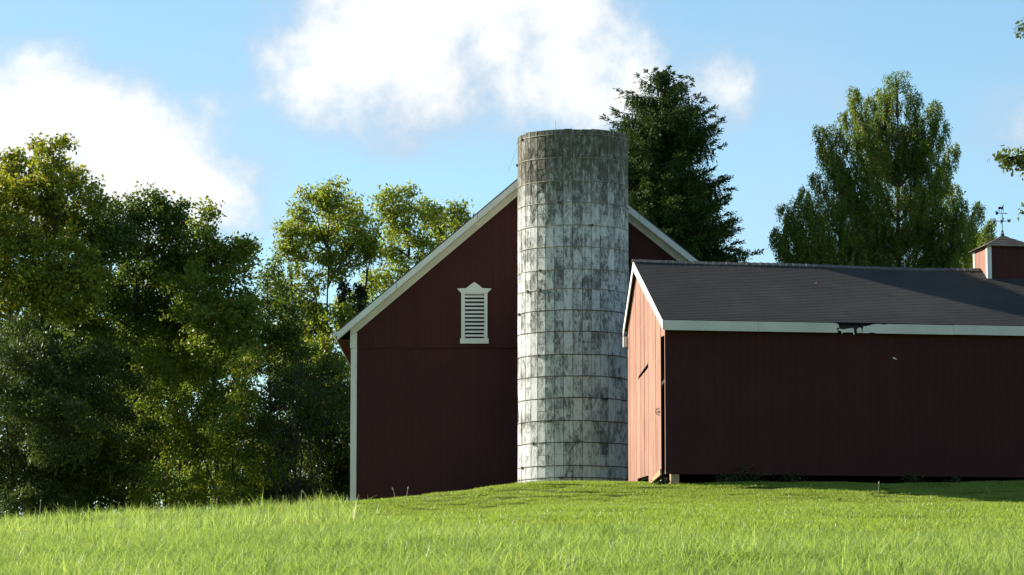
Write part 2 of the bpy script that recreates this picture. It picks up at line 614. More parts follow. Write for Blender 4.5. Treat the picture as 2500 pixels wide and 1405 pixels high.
m.prism([(xl + .01, YB + .06, zb), (xr - .01, YB + .06, zb), (xr - .01, YB + .06, zsh), (apex.x, YB + .06, apex.z - .32), (xl + .01, YB + .06, zsh)], (0, BL, 0))
m.obj('wall', M_barn, barn, BO)
# roof: two slabs, shingle top layer and boards
OH = 0.42                                             # overhang at the gable
for sgn, nm in ((-1, 'roof'), (1, 'roof')):
    ex = eaveL.x if sgn < 0 else eaveRx
    m = MB()
    m.prism([(apex.x, YB - OH, apex.z), (ex, YB - OH, eaveL.z), (ex, YB - OH, eaveL.z - 0.10), (apex.x, YB - OH, apex.z - 0.10)], (0, BL + 2 * OH, 0))
    m.obj('roof', M_barnroof, barn, BO)
    # bargeboard (white, on the overhang) and soffit + frieze below
    tr = 0.10
    d = Vector((ex - apex.x, 0, eaveL.z - apex.z)).normalized()
    ends = [0.0, 0.36, 0.73, 1.0]
    for e0, e1 in zip(ends[:-1], ends[1:]):
        A = Vector((apex.x, 0, apex.z)).lerp(Vector((ex, 0, eaveL.z)), e0 + (0.0008 if e0 else 0))
        B = Vector((apex.x, 0, apex.z)).lerp(Vector((ex, 0, eaveL.z)), e1 - 0.0008)
        m = MB()
        y0 = YB - OH - 0.03
        m.prism([(A.x, y0, A.z - .06), (B.x, y0, B.z - .06), (B.x, y0, B.z - .31), (A.x, y0, A.z - .31)], (0, .028, 0))
        m.obj('bargeboard', M_white, barn, BO)
    m = MB()
    m.prism([(apex.x, YB - OH + .001, apex.z - .27), (ex, YB - OH + .001, eaveL.z - .27), (ex, YB - OH + .001, eaveL.z - .30), (apex.x, YB - OH + .001, apex.z - .30)], (0, OH - .04, 0))
    m.obj('soffit', M_frieze, barn, BO)
    cx = xl if sgn < 0 else xr
    fz0, fz1 = apex.z - .30, roof_under(cx)
    m = MB()
    m.prism([(apex.x, YB - .035, fz0), (cx, YB - .035, fz1), (cx, YB - .035, fz1 - .27), (apex.x, YB - .035, fz0 - .27)], (0, .03, 0))
    m.obj('frieze_board', M_frieze, barn, BO)
    # eave soffit and eave fascia along the side
    m = MB()
    m.prism([(ex, YB - OH + .3, eaveL.z - .30), (cx, YB - OH + .3, eaveL.z - .30 + .02), (cx, YB - OH + .3, eaveL.z - .26), (ex, YB - OH + .3, eaveL.z - .27)], (0, BL + OH - .3, 0))
    m.obj('soffit', M_barn, barn, BO)
    # corner board in two lengths
    cw = 0.225
    for (za, zc, ins) in ((zb, zmid - .02, .018), (zmid - .012, fz1 - .12, 0.0)):
        m = MB()
        xa, xb = (cx - .015 + ins * 1.6, cx + cw) if sgn < 0 else (cx - cw, cx + .015)
        top = [(xb, YB - .03 + ins, zc), (xa, YB - .03 + ins, zc)]
        m.prism([(xa, YB - .03 + ins, za), (xb, YB - .03 + ins, za)] + top, (0, .028, 0))
        m.obj('corner_board', M_white, barn, BO)
# drip flashing between the two tiers of siding
m = MB()
m.box(((xl + xr) / 2, YB - .010, zmid + .004), ((xr - xl) / 2 - .25, 0, 0), (0, .012, 0), (0, 0, .010))
m.obj('drip_strip', M_barn, barn, BO)
# gutter on the left eave
gx, gz = eaveL.x, eaveL.z
prof = [(-.085, 0.0), (-.10, -.06), (-.085, -.13), (-.03, -.165), (.03, -.165), (.055, -.13), (.055, -.11), (.02, -.14), (-.03, -.145), (-.07, -.12), (-.082, -.06), (-.07, 0.0)]
GY0 = YB - OH + .02
m = MB()
m.prism([(gx + p, GY0, gz + q) for p, q in prof], (0, BL + OH, 0))
gut = m.obj('gutter', M_copper, barn, BO)
m = MB()
m.prism([(gx - .103, GY0 + .01, gz + .002), (gx - .118, GY0 + .01, gz - .06), (gx - .100, GY0 + .01, gz - .13), (gx - .088, GY0 + .01, gz - .13), (gx - .103, GY0 + .01, gz - .06), (gx - .088, GY0 + .01, gz + .002)], (0, BL, 0))
m.prism([(gx - .135, GY0 - .02, gz - .10), (gx - .088, GY0 - .02, gz - .185), (gx - .06, GY0 - .02, gz - .185), (gx - .09, GY0 - .02, gz - .10)], (0, BL, 0))
m.obj('gutter_lip', M_white, gut)
bpy.data.objects[gut.children[0].name].data.transform(Matrix.Translation(-BO))
m = MB()
m.prism([(gx - .10, GY0 - .03, gz - .005), (gx + .05, GY0 - .03, gz - .02), (gx + .05, GY0 - .03, gz - .13), (gx + .02, GY0 - .03, gz - .165), (gx - .06, GY0 - .03, gz - .165), (gx - .10, GY0 - .03, gz - .13)], (0, .028, 0))
m.obj('gutter_end_cap', M_white, gut, BO)

# louvred vent
PV = (0, YB - .06, 0)


def vp(px, py, dy=0.0):
    return at(px, py, YB - .07 + dy)


vent = empty('vent_window', (0, 0, 0))
vent.parent = barn
vent.location = vp(1158, 838) - BO
VO = vp(1158, 838)


def vpoly(name, pts, dy, th, mat=M_white):
    m = MB()
    m.prism([vp(a, b, dy) for a, b in pts], (0, th, 0))
    return m.obj(name, mat, vent, VO)


vpoly('stile', [(1126, 716), (1135, 716), (1135, 826), (1126, 826)], 0, .07)
vpoly('stile', [(1182, 716), (1190, 716), (1190, 826), (1182, 826)], 0, .07)
vpoly('head', [(1126, 716), (1116, 705), (1138, 704), (1149, 695), (1158, 689), (1167, 695), (1178, 704), (1200, 705), (1190, 716)], -.015, .085)
vpoly('top_rail', [(1135.3, 716.3), (1181.7, 716.3), (1181.7, 719), (1135.3, 719)], .002, .06)
vpoly('sill', [(1123, 826.3), (1193, 826.3), (1193, 839), (1123, 839)], -.03, .10)
vpoly('shade_panel', [(1134, 716.5), (1183, 716.5), (1183, 826), (1134, 826)], .0695, .004, M_dark)  # solid near-black sheet, the shade behind the slats put into its colour
for k in range(11):
    y0 = 721.5 + k * 9.55
    a, b = vp(1135.3, y0), vp(1181.7, y0)
    c, d = vp(1181.7, y0 + 5.2), vp(1135.3, y0 + 5.2)
    m = MB()
    m.prism([a + Vector((0, .045, 0)), b + Vector((0, .045, 0)), c + Vector((0, .004, 0)), d + Vector((0, .004, 0))], (0, .018, 0.004))
    m.obj('louvre_slat', M_white, vent, VO)

# ------------------------------------------------------------------ silo
YS = 111.9
scx = at(1399.5, 760, YS).x
SR = 135.0 / F * YS / CT * 1.0
silo_z0 = 5.4
silo = empty('stave_silo', (scx, YS, float(ground(scx, YS))))
tag(silo, 'tall round silo of whitewashed concrete staves with steel hoops and open top', 'silo')
SO = silo.location.copy()
hp = [328, 384, 441, 494, 549, 602, 657, 705, 757, 809, 865, 918, 972, 1027, 1080, 1137, 1166]
hz = [zat(p, YS - SR, 1400) for p in hp]
ztop = zat(315, YS - SR, 1400)
NS = 37
th = 0.055
wst = 2 * SR * math.tan(math.pi / NS) - 0.016
# one stave, unit height, outer face slightly convex
m = MB()
hw = wst / 2
m.prism([(-hw, .012, 0), (-hw + .01, 0, 0), (hw - .01, 0, 0), (hw, .012, 0), (hw, th, 0), (-hw, th, 0)], (0, 0, 1))
stave_me = bpy.data.meshes.new('stave')
stave_me.from_pydata(m.v, [], m.f)
stave_me.materials.append(M_stave)
levels = [ztop] + hz[:-1] + [silo_z0]
rest = MB()
nst = 0
for i in range(NS):
    a = 2 * math.pi * (i + 0.35) / NS                    # angle of outward normal, 0 = towards the camera
    nv = Vector((math.sin(a), -math.cos(a), 0))
    front = math.cos(a) > -0.02
    lv = list(levels)
    if i % 2:
        lv = [ztop] + [(p + q) / 2 + rnd.uniform(-.05, .05) for p, q in zip(levels[1:-1], levels[2:])] + [silo_z0]
    top_off = rnd.choice([0, 0, 0, 0, .012, .02, -.012])
    for z1, z0 in zip(lv[:-1], lv[1:]):
        if z1 == ztop:
            z1 += top_off
        h = z1 - z0 - 0.008
        c = Vector((scx, YS, z0)) + nv * (SR + rnd.uniform(-.006, .006))
        if front and z1 > 5.9:
            o = link('stave', stave_me, None, silo, c - SO)
            o.rotation_euler = (rnd.uniform(-.003, .003), 0, a)
            o.scale = (1, 1, h)
            nst += 1
        else:
            R = Matrix.Rotation(a, 3, 'Z')
            base = [c + R @ Vector(p) for p in [(-hw, 0, 0), (hw, 0, 0), (hw, th, 0), (-hw, th, 0)]]
            rest.prism(base, (0, 0, h))
o = rest.obj('stave_shell', M_stave, silo, SO)
o['kind'] = 'stuff'
m = MB()
N2 = NS * 2
ring = lambda r, z: [(scx + r * math.sin(2 * math.pi * k / N2), YS - r * math.cos(2 * math.pi * k / N2), z) for k in range(N2)]
ro, ri, ro2, ri2 = ring(SR - .018, silo_z0), ring(SR - .10, silo_z0), ring(SR - .018, ztop - .05), ring(SR - .10, ztop - .05)
for k in range(N2):
    q = (k + 1) % N2
    m.poly([ro[k], ro[q], ro2[q], ro2[k]])
    m.poly([ri[q], ri[k], ri2[k], ri2[q]])
    m.poly([ro2[k], ro2[q], ri2[q], ri2[k]])
m.obj('mortar_core', M_conc_in, silo, SO)
lugs = {0: [1275], 1: [1264.5], 5: [], 6: [1316], 7: [1287, 1315], 8: [1269], 11: [1508], 12: [1470, 1474], 13: [1340], 14: [1300], 15: [1275], 16: [1367], 10: [1312], 4: [1440], 3: [1365]}
for k, z in enumerate(hz):
    m = MB()
    ph = rnd.uniform(0, 6)
    tx, ty = rnd.uniform(-.012, .012), rnd.uniform(-.01, .01)
    pts = []
    nseg = 74
    for j in range(nseg):
        a = 2 * math.pi * j / nseg
        wv = .006 * math.sin(3 * a + ph) + .004 * math.sin(7 * a + 2 * ph)
        pts.append((scx + (SR + .016) * math.sin(a), YS - (SR + .016) * math.cos(a), z + tx * math.sin(a) + ty * math.cos(a) + wv))
    m.tube(pts, .012 if k < 9 else .013, 5, True)
    ho = m.obj('hoop', M_hoop_galv if k < 8 else M_hoop_rust, silo, SO, True)
    for lx in lugs.get(k, []):
        s_ = max(-.999, min(.999, (lx - 1399.5) / 135.0))
        a = math.asin(s_)
        nv = Vector((math.sin(a), -math.cos(a), 0))
        tv = Vector((math.cos(a), math.sin(a), 0))
        c = Vector((scx, YS, z - .01)) + nv * (SR + .035)
        m = MB()
        m.box(c, tv * .075, nv * .022, Vector((0, 0, .026)))
        m.box(c + tv * .05, tv * .02, nv * .03, Vector((0, 0, .045)))
        m.obj('hoop_lug', M_hoop_rust, ho, SO)
# lightning rod on the far rim
m = MB()
rp = Vector((at(1358, 300, YS).x, YS + SR * .93, 0))
m.tube([(rp.x, rp.y, ztop - .3), (rp.x, rp.y, zat(294, rp.y, 1358))], [.011, .006], 6)
m.obj('lightning_rod', M_hoop_galv, silo, SO)
# loose wire off the rim
m = MB()
w0, w1 = at(1283, 318, YS - 1.0), at(1240, 421, YS - 0.9)
m.tube([w0 + (w1 - w0) * t + Vector((0, 0, .25 * t * (1 - t))) for t in np.linspace(0, 1, 9)], .005, 4)
m.obj('loose_wire', M_hoop_rust, silo, SO)
# dry vine on the upper left of the silo
vr = random.Random(5)
m = MB()
for k in range(46):
    px, py = vr.uniform(1285, 1400), vr.uniform(470, 560) if vr.random() < .4 else vr.uniform(350, 500)
    pts = []
    a = math.asin((px - 1399.5) / 135.0)
    z = zat(py, YS - SR, 1400)
    da = vr.uniform(-.03, .05)
    for q in range(vr.randint(5, 12)):
        rr = SR + .012 + .012 * math.sin(q * 1.7 + k)
        pts.append((scx + rr * math.sin(a), YS - rr * math.cos(a), min(z, ztop)))
        da += vr.uniform(-.03, .03)
        da *= .9
        a += da
        z += vr.uniform(.04, .16)
    m.tube(pts, [vr.uniform(.006, .010) * (1 - .6 * q / len(pts)) for q in range(len(pts))], 4)
vine = m.obj('dry_vine', M_dead)
tag(vine, 'leafless dry vine stems clinging to the stained upper part of the silo', 'vine')

# ------------------------------------------------------------------ long shed in front on the right
AN = math.radians(9.0)
SA = Vector((math.cos(AN), math.sin(AN), 0))            # along the shed
SB = Vector((-math.sin(AN), math.cos(AN), 0))           # away from the camera
G0 = at(1624, 980, 101.0)
G0.z = 0
SW, SL = 6.0, 24.6
UP = Vector((0, 0, 1))


def sh(l, s, z):
    return G0 + SA * l + SB * s + UP * z


def on_front(px, py, s=0.0):                             # picture point to (l, z) on the plane at depth s
    p = on_plane(px, py, sh(0, s, 0), SB)
    q = p - G0
    return q.dot(SA), p.z


def on_gable(px, py, l=0.0):                             # picture point to (s, z) on the gable plane
    p = on_plane(px, py, sh(l, 0, 0), SA)
    q = p - G0
    return q.dot(SB), p.z


shed = empty('long_shed', tuple(sh(SL / 2, SW / 2, float(ground(*(sh(SL / 2, SW / 2, 0)).xy)))))
tag(shed, 'long low red shed with dark shingle roof and sunlit faded gable end', 'shed')
HO = shed.location.copy()
zw0 = on_front(1630, 1158)[1]                            # bottom of the front wall
FO = -0.28                                               # front eave overhang
zf_top = on_front(1626, 781, FO)[1]
zf_bot = on_front(1626, 806, FO)[1]
SRD = 4.40                                               # depth of the ridge
zr = zat(637, (sh(0, SRD, 0)).y)
BOH = 0.18
zb_eave = zat(806, sh(0, SW + BOH, 0).y)


def ridge_sag(l):
    return -0.085 * min(1, max(0, l) / 9.0) - .012 * math.sin(l * 0.9)


def roof_z(s, l=0.0):
    if s <= SRD:
        t = (s - FO) / (SRD - FO)
        return zf_top + (zr + ridge_sag(l) - zf_top) * t
    t = (s - SRD) / (SW + BOH - SRD)
    return zr + ridge_sag(l) + (zb_eave - zr) * t


# front wall boards
nbf = int(SL / 0.26)
fb = SL / nbf
zsk = on_front(1630, 1120)[1]
for i in range(nbf):
    l0, l1 = i * fb + .0018, (i + 1) * fb - .0018
    j = rnd.uniform(-.002, .002)
    m = MB()
    m.prism([sh(l0, j, zw0 + .05), sh(l1, j, zw0 + .05), sh(l1, j, zf_bot + .2), sh(l0, j, zf_bot + .2)], SB * .022)
    m.obj('wall_board', M_shed, shed, HO)
# skirt boards along the foot of the front wall
for l0, l1 in ((.06, 4.9), (4.905, 9.8), (9.805, 14.7), (14.705, 19.6), (19.605, SL)):
    m = MB()
    dz = rnd.uniform(-.02, .02)
    m.prism([sh(l0, -.035, zw0), sh(l1, -.035, zw0 + dz * .3), sh(l1, -.035, zsk), sh(l0, -.035, zsk)], SB * .028)
    m.obj('skirt_board', M_shed, shed, HO)
# gable boards with a slanting slot, a notch at the foot, a slanting lower right corner
gb = 0.2
zg0 = 5.4
OV = 0.14


def line(p, q):
    (sa, za), (sb, zb_) = on_gable(*p), on_gable(*q)
    return lambda s: za + (zb_ - za) * (s - sa) / (sb - sa), min(sa, sb), max(sa, sb)


slot_u, su0, su1 = line((1582, 887), (1558, 921))
slot_l, _, _ = line((1582, 899), (1558, 928))
ncs0, ncs1 = sorted((on_gable(1557, 1165)[0], on_gable(1582, 1165)[0]))
znc = on_gable(1570, 1165)[1]
cut, cs0, cs1 = line((1619, 1143), (1592, 1178))
s_jamb = on_gable(1613.5, 1000)[0]
z_jamb = on_gable(1615, 822)[1]
s = 0.0
brk = sorted(set([0.0, 0.07, s_jamb] + list(np.arange(s_jamb + gb, SW, gb)) + [SW]))
for s0, s1 in zip(brk[:-1], brk[1:]):
    if s1 - s0 < .03:
        continue
    a_, b_ = s0 + .003, s1 - .003
    mid = (a_ + b_) / 2
    j = rnd.uniform(-.006, .006)
    lo = zg0
    pieces = []
    top = (roof_z(a_) - .14, roof_z(b_) - .14)
    pk = SRD if a_ < SRD < b_ else None
    if s0 >= .06 and s1 <= s_jamb + .001:                # open jamb strip beside the door
        pieces.append(((z_jamb, z_jamb), top))
        j += .02
    elif s0 < .06:
        pieces.append(((zw0, zw0), top))
    else:
        lo0 = lo1 = zg0
        if mid < cs1:
            lo0, lo1 = cut(a_), cut(b_)
        if ncs0 < mid < ncs1:
            lo0 = lo1 = znc
        if su0 - .05 < mid < su1 + .05:
            pieces.append(((lo0, lo1), (slot_l(a_), slot_l(b_))))
            pieces.append(((slot_u(a_), slot_u(b_)), top))
        else:
            pieces.append(((lo0, lo1), top))
    for (z0a, z0b), (z1a, z1b) in pieces:
        m = MB()
        pts = [sh(j, a_, z0a), sh(j, b_, z0b), sh(j, b_, z1b)]
        if pk and z1a == top[0]:
            pts.append(sh(j, pk, roof_z(pk) - .14))
        pts.append(sh(j, a_, z1a))
        m.prism(pts, SA * .024)
        m.obj('gable_board', M_gable, shed, HO)
# dark inside: back wall, far gable, floor, inner partition
m = MB()
m.prism([sh(.05, SW - .02, zg0), sh(SL, SW - .02, zg0), sh(SL, SW - .02, roof_z(SW) - .16), sh(.05, SW - .02, roof_z(SW) - .16)], SB * -.03)
m.obj('back_wall', M_shed, shed, HO)
m = MB()
m.prism([sh(SL, 0, zg0), sh(SL, SW, zg0), sh(SL, SW, roof_z(SW) - .2), sh(SL, SRD, roof_z(SRD, 12) - .2), sh(SL, 0, roof_z(0) - .2)], SA * -.03)
m.obj('end_wall', M_shed, shed, HO)
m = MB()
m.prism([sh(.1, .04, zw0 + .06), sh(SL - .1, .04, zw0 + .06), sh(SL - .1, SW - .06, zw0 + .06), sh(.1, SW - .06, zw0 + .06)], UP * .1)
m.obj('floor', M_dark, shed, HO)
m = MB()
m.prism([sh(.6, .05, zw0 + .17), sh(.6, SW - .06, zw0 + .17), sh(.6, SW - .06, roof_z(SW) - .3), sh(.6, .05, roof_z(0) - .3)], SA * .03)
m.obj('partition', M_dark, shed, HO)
# roof slopes with stepped shingle courses
def roof_slope(sa, sb, ncourse):
    V, Fc, UV = [], [], []
    ls = list(np.linspace(-OV, SL + OV, 30))
    slen = math.hypot(sb - sa, roof_z(sb) - roof_z(sa))
    for c in range(ncourse):
        t0, t1 = c / ncourse, (c + 1) / ncourse
        b = len(V)
        for l in ls:
            for (t, up) in ((t0, .002), (t0, .009), (t1, .003)):
                s_ = sa + (sb - sa) * t
                V.append(tuple(sh(l, s_, roof_z(s_, l) + up + .006 * math.sin(l * 1.3 + s_)) - HO))
                UV.append((l, t * slen + (.0 if t == t0 else -.001)))
        for k in range(len(ls) - 1):
            i0 = b + 3 * k
            for q in (0, 1):
                f = (i0 + q, i0 + 3 + q, i0 + 4 + q, i0 + 1 + q)
                Fc.append(f if sb > sa else tuple(reversed(f)))
    me = bpy.data.meshes.new('shingle_roof')
    me.from_pydata(V, [], Fc)
    uvl = me.uv_layers.new(name='UVMap')
    uvl.data.foreach_set('uv', np.array([UV[v] for f in Fc for v in f], dtype=np.float32).ravel())
    me.update()
    return link('shingle_roof', me, M_shingle, shed)


roof_slope(FO, SRD, 38)
roof_slope(SW + BOH, SRD, 20)
m = MB()                                                 # roof boarding under the shingles
for sa, sb in ((FO, SRD), (SRD, SW + BOH)):
    ls = np.linspace(-OV + .02, SL, 14)
    for l0, l1 in zip(ls[:-1], ls[1:]):
        up = lambda l, s_, d: sh(l, s_, roof_z(s_, l) - d)
        m.poly([up(l0, sa, .03), up(l1, sa, .03), up(l1, sb, .03), up(l0, sb, .03)])
        m.poly([up(l0, sb, .06), up(l1, sb, .06), up(l1, sa, .06), up(l0, sa, .06)])
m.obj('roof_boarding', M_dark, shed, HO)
# ridge cap shingles
capn = 112
for k in range(capn):
    l0 = -OV - .02 + k * (SL + 2 * OV) / capn
    l1 = l0 + (SL + 2 * OV) / capn + .03
    z0 = roof_z(SRD, l0) + .020 + rnd.uniform(0, .012)
    z1 = roof_z(SRD, l1) + .040 + rnd.uniform(0, .015)
    if 11.5 < l0 < 13.1:
        continue
    m = MB()
    for l, z in ((l0, z1), (l1, z0)):
        m.v += [tuple(sh(l, SRD - .17, z - .085)), tuple(sh(l, SRD, z + .01)), tuple(sh(l, SRD + .10, z - .10)),
                tuple(sh(l, SRD - .17, z - .11)), tuple(sh(l, SRD, z - .02)), tuple(sh(l, SRD + .10, z - .125))]
    m.f = [(0, 6, 7, 1), (1, 7, 8, 2), (3, 4, 10, 9), (4, 5, 11, 10), (0, 1, 4, 3), (1, 2, 5, 4), (6, 9, 10, 7), (7, 10, 11, 8), (0, 3, 9, 6), (2, 8, 11, 5)]
    m.obj('ridge_cap', M_cap, shed, HO)
# rake boards on the gable
lR = -OV + .012
tmid = SRD - (SRD - FO) * .54


def rake(sa, sb, drop0, drop1, name='rake_board'):
    m = MB()
    m.prism([sh(lR, sa, roof_z(sa) - .005), sh(lR, sb, roof_z(sb) - .005), sh(lR, sb, roof_z(sb) - drop1), sh(lR, sa, roof_z(sa) - drop0)], SA * .03)
    return m.obj(name, M_white, shed, HO)


rake(SRD - .003, tmid + .003, .33, .34)
rake(tmid - .003, FO + .005, .29, .30)
rake(SRD + .003, SW + BOH, .30, .24)
# the rotten front fascia: sound boards and broken remains
FS = FO - .004


def fpoly(pts, name='fascia_board', dep=.0, th_=.028, mat=M_fascia):
    m = MB()
    w3 = []
    for p in pts:
        l, z = on_front(p[0], p[1], FS + dep)
        w3.append(sh(l, FS + dep, z))
    m.prism(w3, SB * th_)
    return m.obj(name, mat, shed, HO)


lA, lB = on_front(1626, 780, FS)[0], on_front(2048, 780, FS)[0]


def fz(l, top=True):
    return zf_top - .012 if top else zf_bot


def fboard(l0, l1, dz0=0, dz1=0):
    m = MB()
    m.prism([sh(l0, FS, zf_bot + dz0), sh(l1, FS, zf_bot + dz1), sh(l1, FS, zf_top - .012), sh(l0, FS, zf_top - .012)], SB * .028)
    return m.obj('fascia_board', M_fascia, shed, HO)


P0 = on_front(2048, 800, FS)[0]
P1 = on_front(2128, 800, FS)[0]
P2 = on_front(2328, 800, FS)[0]
fboard(-OV + .045, 2.9)
# left board with its rotted end
zz = lambda t: zf_bot + (zf_top - .012 - zf_bot) * t
m = MB()
m.prism([sh(2.905, FS, zz(0)), sh(P0 - .03, FS, zz(0)), sh(P0 - .05, FS, zz(.28)), sh(P0 - .08, FS, zz(.48)), sh(P0 + .01, FS, zz(.52)), sh(P0 + .0, FS, zz(.72)), sh(P0 - .03, FS, zz(.9)), sh(P0 - .12, FS, zz(1)), sh(2.905, FS, zz(1))], SB * .028)
m.obj('fascia_board', M_fascia, shed, HO)
for pts in ([(-.05, .28), (.10, .18), (.12, .0), (.14, -.12), (.15, -.1), (.15, .02), (.42, .06), (.62, .05), (.645, -.20), (.665, -.21), (.68, -.08), (.66, .20), (.645, .50), (.45, .47), (.34, .42), (.20, .33), (.02, .42)],
            [(.78, .0), (1.0, .03), (.985, .45), (.93, .58), (.85, .55), (.79, .40)]):
    m = MB()
    m.prism([sh(P0 + .74 * x, FS + .004, zz(t)) for x, t in pts], SB * .024)
    m.obj('fascia_fragment', M_fascia, shed, HO)
m = MB()
m.prism([sh(P0 + .74 * 1.02, FS, zz(.0)), sh(P0 + .74 * 1.32, FS, zz(.02)), sh(P0 + .74 * 1.36, FS, zz(.06)), sh(P0 + .74 * 1.52, FS, zz(.08)), sh(P0 + .74 * 1.6, FS, zz(0)), sh(P2, FS, zz(0)), sh(P2, FS, zz(.97)), sh(P0 + .74 * 2.1, FS, zz(.98)), sh(P0 + .74 * 1.98, FS, zz(.90)), sh(P0 + .74 * 1.8, FS, zz(.97)), sh(P0 + .74 * 1.5, FS, zz(.94)), sh(P0 + .74 * 1.34, FS, zz(.80)), sh(P0 + .74 * 1.22, FS, zz(.76)), sh(P0 + .74 * 1.19, FS, zz(.62)), sh(P0 + .74 * 1.14, FS, zz(.74)), sh(P0 + .74 * 1.06, FS, zz(.66)), sh(P0 + .74 * 1.03, FS, zz(.3))], SB * .028)
m.obj('fascia_board', M_fascia, shed, HO)
fboard(P2 + .006, 16.8, .004, -.006)
fboard(16.806, SL + OV)
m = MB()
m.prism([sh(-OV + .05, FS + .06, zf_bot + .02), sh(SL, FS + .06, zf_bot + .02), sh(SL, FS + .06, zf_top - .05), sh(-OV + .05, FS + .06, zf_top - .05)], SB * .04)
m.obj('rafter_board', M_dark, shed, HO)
m = MB()
m.prism([sh(-OV + .05, FS + .03, zf_bot + .05), sh(SL, FS + .03, zf_bot + .05), sh(SL, .0, zf_bot + .15), sh(-OV + .05, .0, zf_bot + .15)], UP * .02)
m.obj('soffit', M_shed, shed, HO)
# door handle, torn lower corner, far eave stub, corner post
hs, hz_ = on_gable(1611, 1005)
m = MB()
c = sh(-.03, hs + .02, hz_)
m.tube([c + SB * .0 + UP * .11, c + SB * .12 + UP * .07 - SA * .05, c + SB * .16 - SA * .07, c + SB * .12 - UP * .07 - SA * .05, c - UP * .11], .016, 6)
m.tube([c + SB * .30, c - SB * .08 - SA * .02], .014, 6)
m.obj('door_handle', M_iron, shed, HO)
m = MB()
pts = [on_gable(1618, 1146), on_gable(1619, 1160), on_gable(1607, 1170), on_gable(1598, 1179), on_gable(1591, 1179)]
m.prism([sh(-.04, a_, b_) for a_, b_ in pts], SA * -.05)
m.obj('torn_corner_board', M_wood, shed, HO)
m = MB()
es, ez = on_gable(1527, 838)
m.box(sh(-.05, SW + .03, ez), SA * .10, SB * .05, UP * .17)
m.obj('eave_stub', M_white, shed, HO)
for px0, px1 in ((1637, 1657),):
    l0, l1 = on_front(px0, 1170, .10)[0], on_front(px1, 1170, .10)[0]
    m = MB()
    m.prism([sh(l0, .03, zg0 - .1), sh(l1, .03, zg0 - .1), sh(l1, .03, zw0 + .058), sh(l0, .03, zw0 + .058)], SB * .24)
    m.obj('foundation_post', M_wood, shed, HO)

# ------------------------------------------------------------------ cupola with weather vane
LC = 12.3
CW = 0.76
cz0 = roof_z(SRD - CW, LC) - .05
cze = zat(601, sh(LC, SRD - CW, 0).y, 2450)
cza = zat(574, sh(LC, SRD, 0).y, 2450)
cup = empty('roof_cupola', tuple(sh(LC, SRD, cz0)))
tag(cup, 'small red cupola with white corners and hipped shingle roof on the shed ridge', 'cupola')
CO = cup.location.copy()


def cb(u, v, z):
    return sh(LC + u, SRD + v, z)


for sx, sy in ((1, 0), (-1, 0), (0, 1), (0, -1)):
    nbd = 6
    for k in range(nbd):
        a_ = -CW + 2 * CW * k / nbd + .003
        b_ = -CW + 2 * CW * (k + 1) / nbd - .003
        m = MB()
        if sx:
            m.prism([cb(sx * CW, a_, cz0 - .5), cb(sx * CW, b_, cz0 - .5), cb(sx * CW, b_, cze), cb(sx * CW, a_, cze)], SA * (-.025 * sx))
            m.obj('side_board', M_gable if sx < 0 else M_barn, cup, CO)  # sunward side gets the paler red, sunlight put into its colour
        else:
            m.prism([cb(a_, sy * CW, cz0 - .5), cb(b_, sy * CW, cz0 - .5), cb(b_, sy * CW, cze), cb(a_, sy * CW, cze)], SB * (-.025 * sy))
            m.obj('side_board', M_barn, cup, CO)
for sx in (-1, 1):
    for sy in (-1, 1):
        m = MB()
        cw2 = .15
        m.prism([cb(sx * (CW + .02), sy * (CW + .02), cz0 - .5), cb(sx * (CW + .02 - cw2), sy * (CW + .02), cz0 - .5), cb(sx * (CW + .02 - cw2), sy * (CW - .005), cz0 - .5), cb(sx * (CW - .005), sy * (CW - .005), cz0 - .5), cb(sx * (CW - .005), sy * (CW + .02 - cw2), cz0 - .5), cb(sx * (CW + .02), sy * (CW + .02 - cw2), cz0 - .5)], UP * (cze - cz0 + .5))
        m.obj('corner_post', M_white, cup, CO)
EO = CW + .14
nc = 5
for c in range(nc):                                       # hipped roof in overlapping courses, four sides each
    t0, t1 = c / nc, (c + 1) / nc + .02
    r0, r1 = EO * (1 - t0), max(.02, EO * (1 - t1))
    z0, z1 = cze - .03 + (cza - cze) * t0, cze - .03 + (cza - cze) * min(1, t1)
    for q in range(4):
        R = Matrix.Rotation(q * math.pi / 2, 3, 'Z')
        loc = [(-r0, -r0, z0 + .022), (r0, -r0, z0 + .022), (r1, -r1, z1 + .008), (-r1, -r1, z1 + .008)]
        pts = []
        for (u, v, z) in loc:
            uv = R @ Vector((u, v, 0))
            pts.append(cb(uv.x, uv.y, z))
        m = MB()
        m.prism(pts, UP * -.022)
        m.obj('roof_course', M_cup, cup, CO)
m = MB()
m.box(cb(0, 0, cza - .0), SA * .05, SB * .05, UP * .04)
m.obj('roof_cap', M_cup, cup, CO)

YV = sh(LC, SRD, 0).y


def vz(py):
    return zat(py, YV, 2443)


pm = 8000.0 / YV
vane = empty('weather_vane', tuple(cb(0, 0, cza + .03)))
tag(vane, 'black horse weather vane with E and W letters on top of the cupola', 'weather vane')
VN = vane.location.copy()
X0 = Vector((1, 0, 0))
YD = Vector((0, 1, 0))
vc = cb(0, 0, 0)
m = MB()
m.tube([vc + UP * (cza + .02), vc + UP * vz(521)], .013, 6)
m.obj('pole', M_iron, vane, VN)
m = MB()
for s_ in (-1, 1):
    for dvec in (X0, YD):
        m.tube([vc + UP * (cza + .01) + dvec * .05 * s_, vc + UP * (vz(567)) + dvec * .035 * s_, vc + UP * vz(565)], .010, 5)
m.tube([vc + UP * vz(568.2), vc + UP * vz(566.5), vc + UP * vz(564), vc + UP * vz(562.5)], [.01, .035, .035, .01], 8)
m.obj('stand', M_iron, vane, VN)
za = vz(540.5)
m = MB()
m.tube([vc + UP * za - X0 * 17.5 / pm, vc + UP * za + X0 * 13.5 / pm], .010, 5)
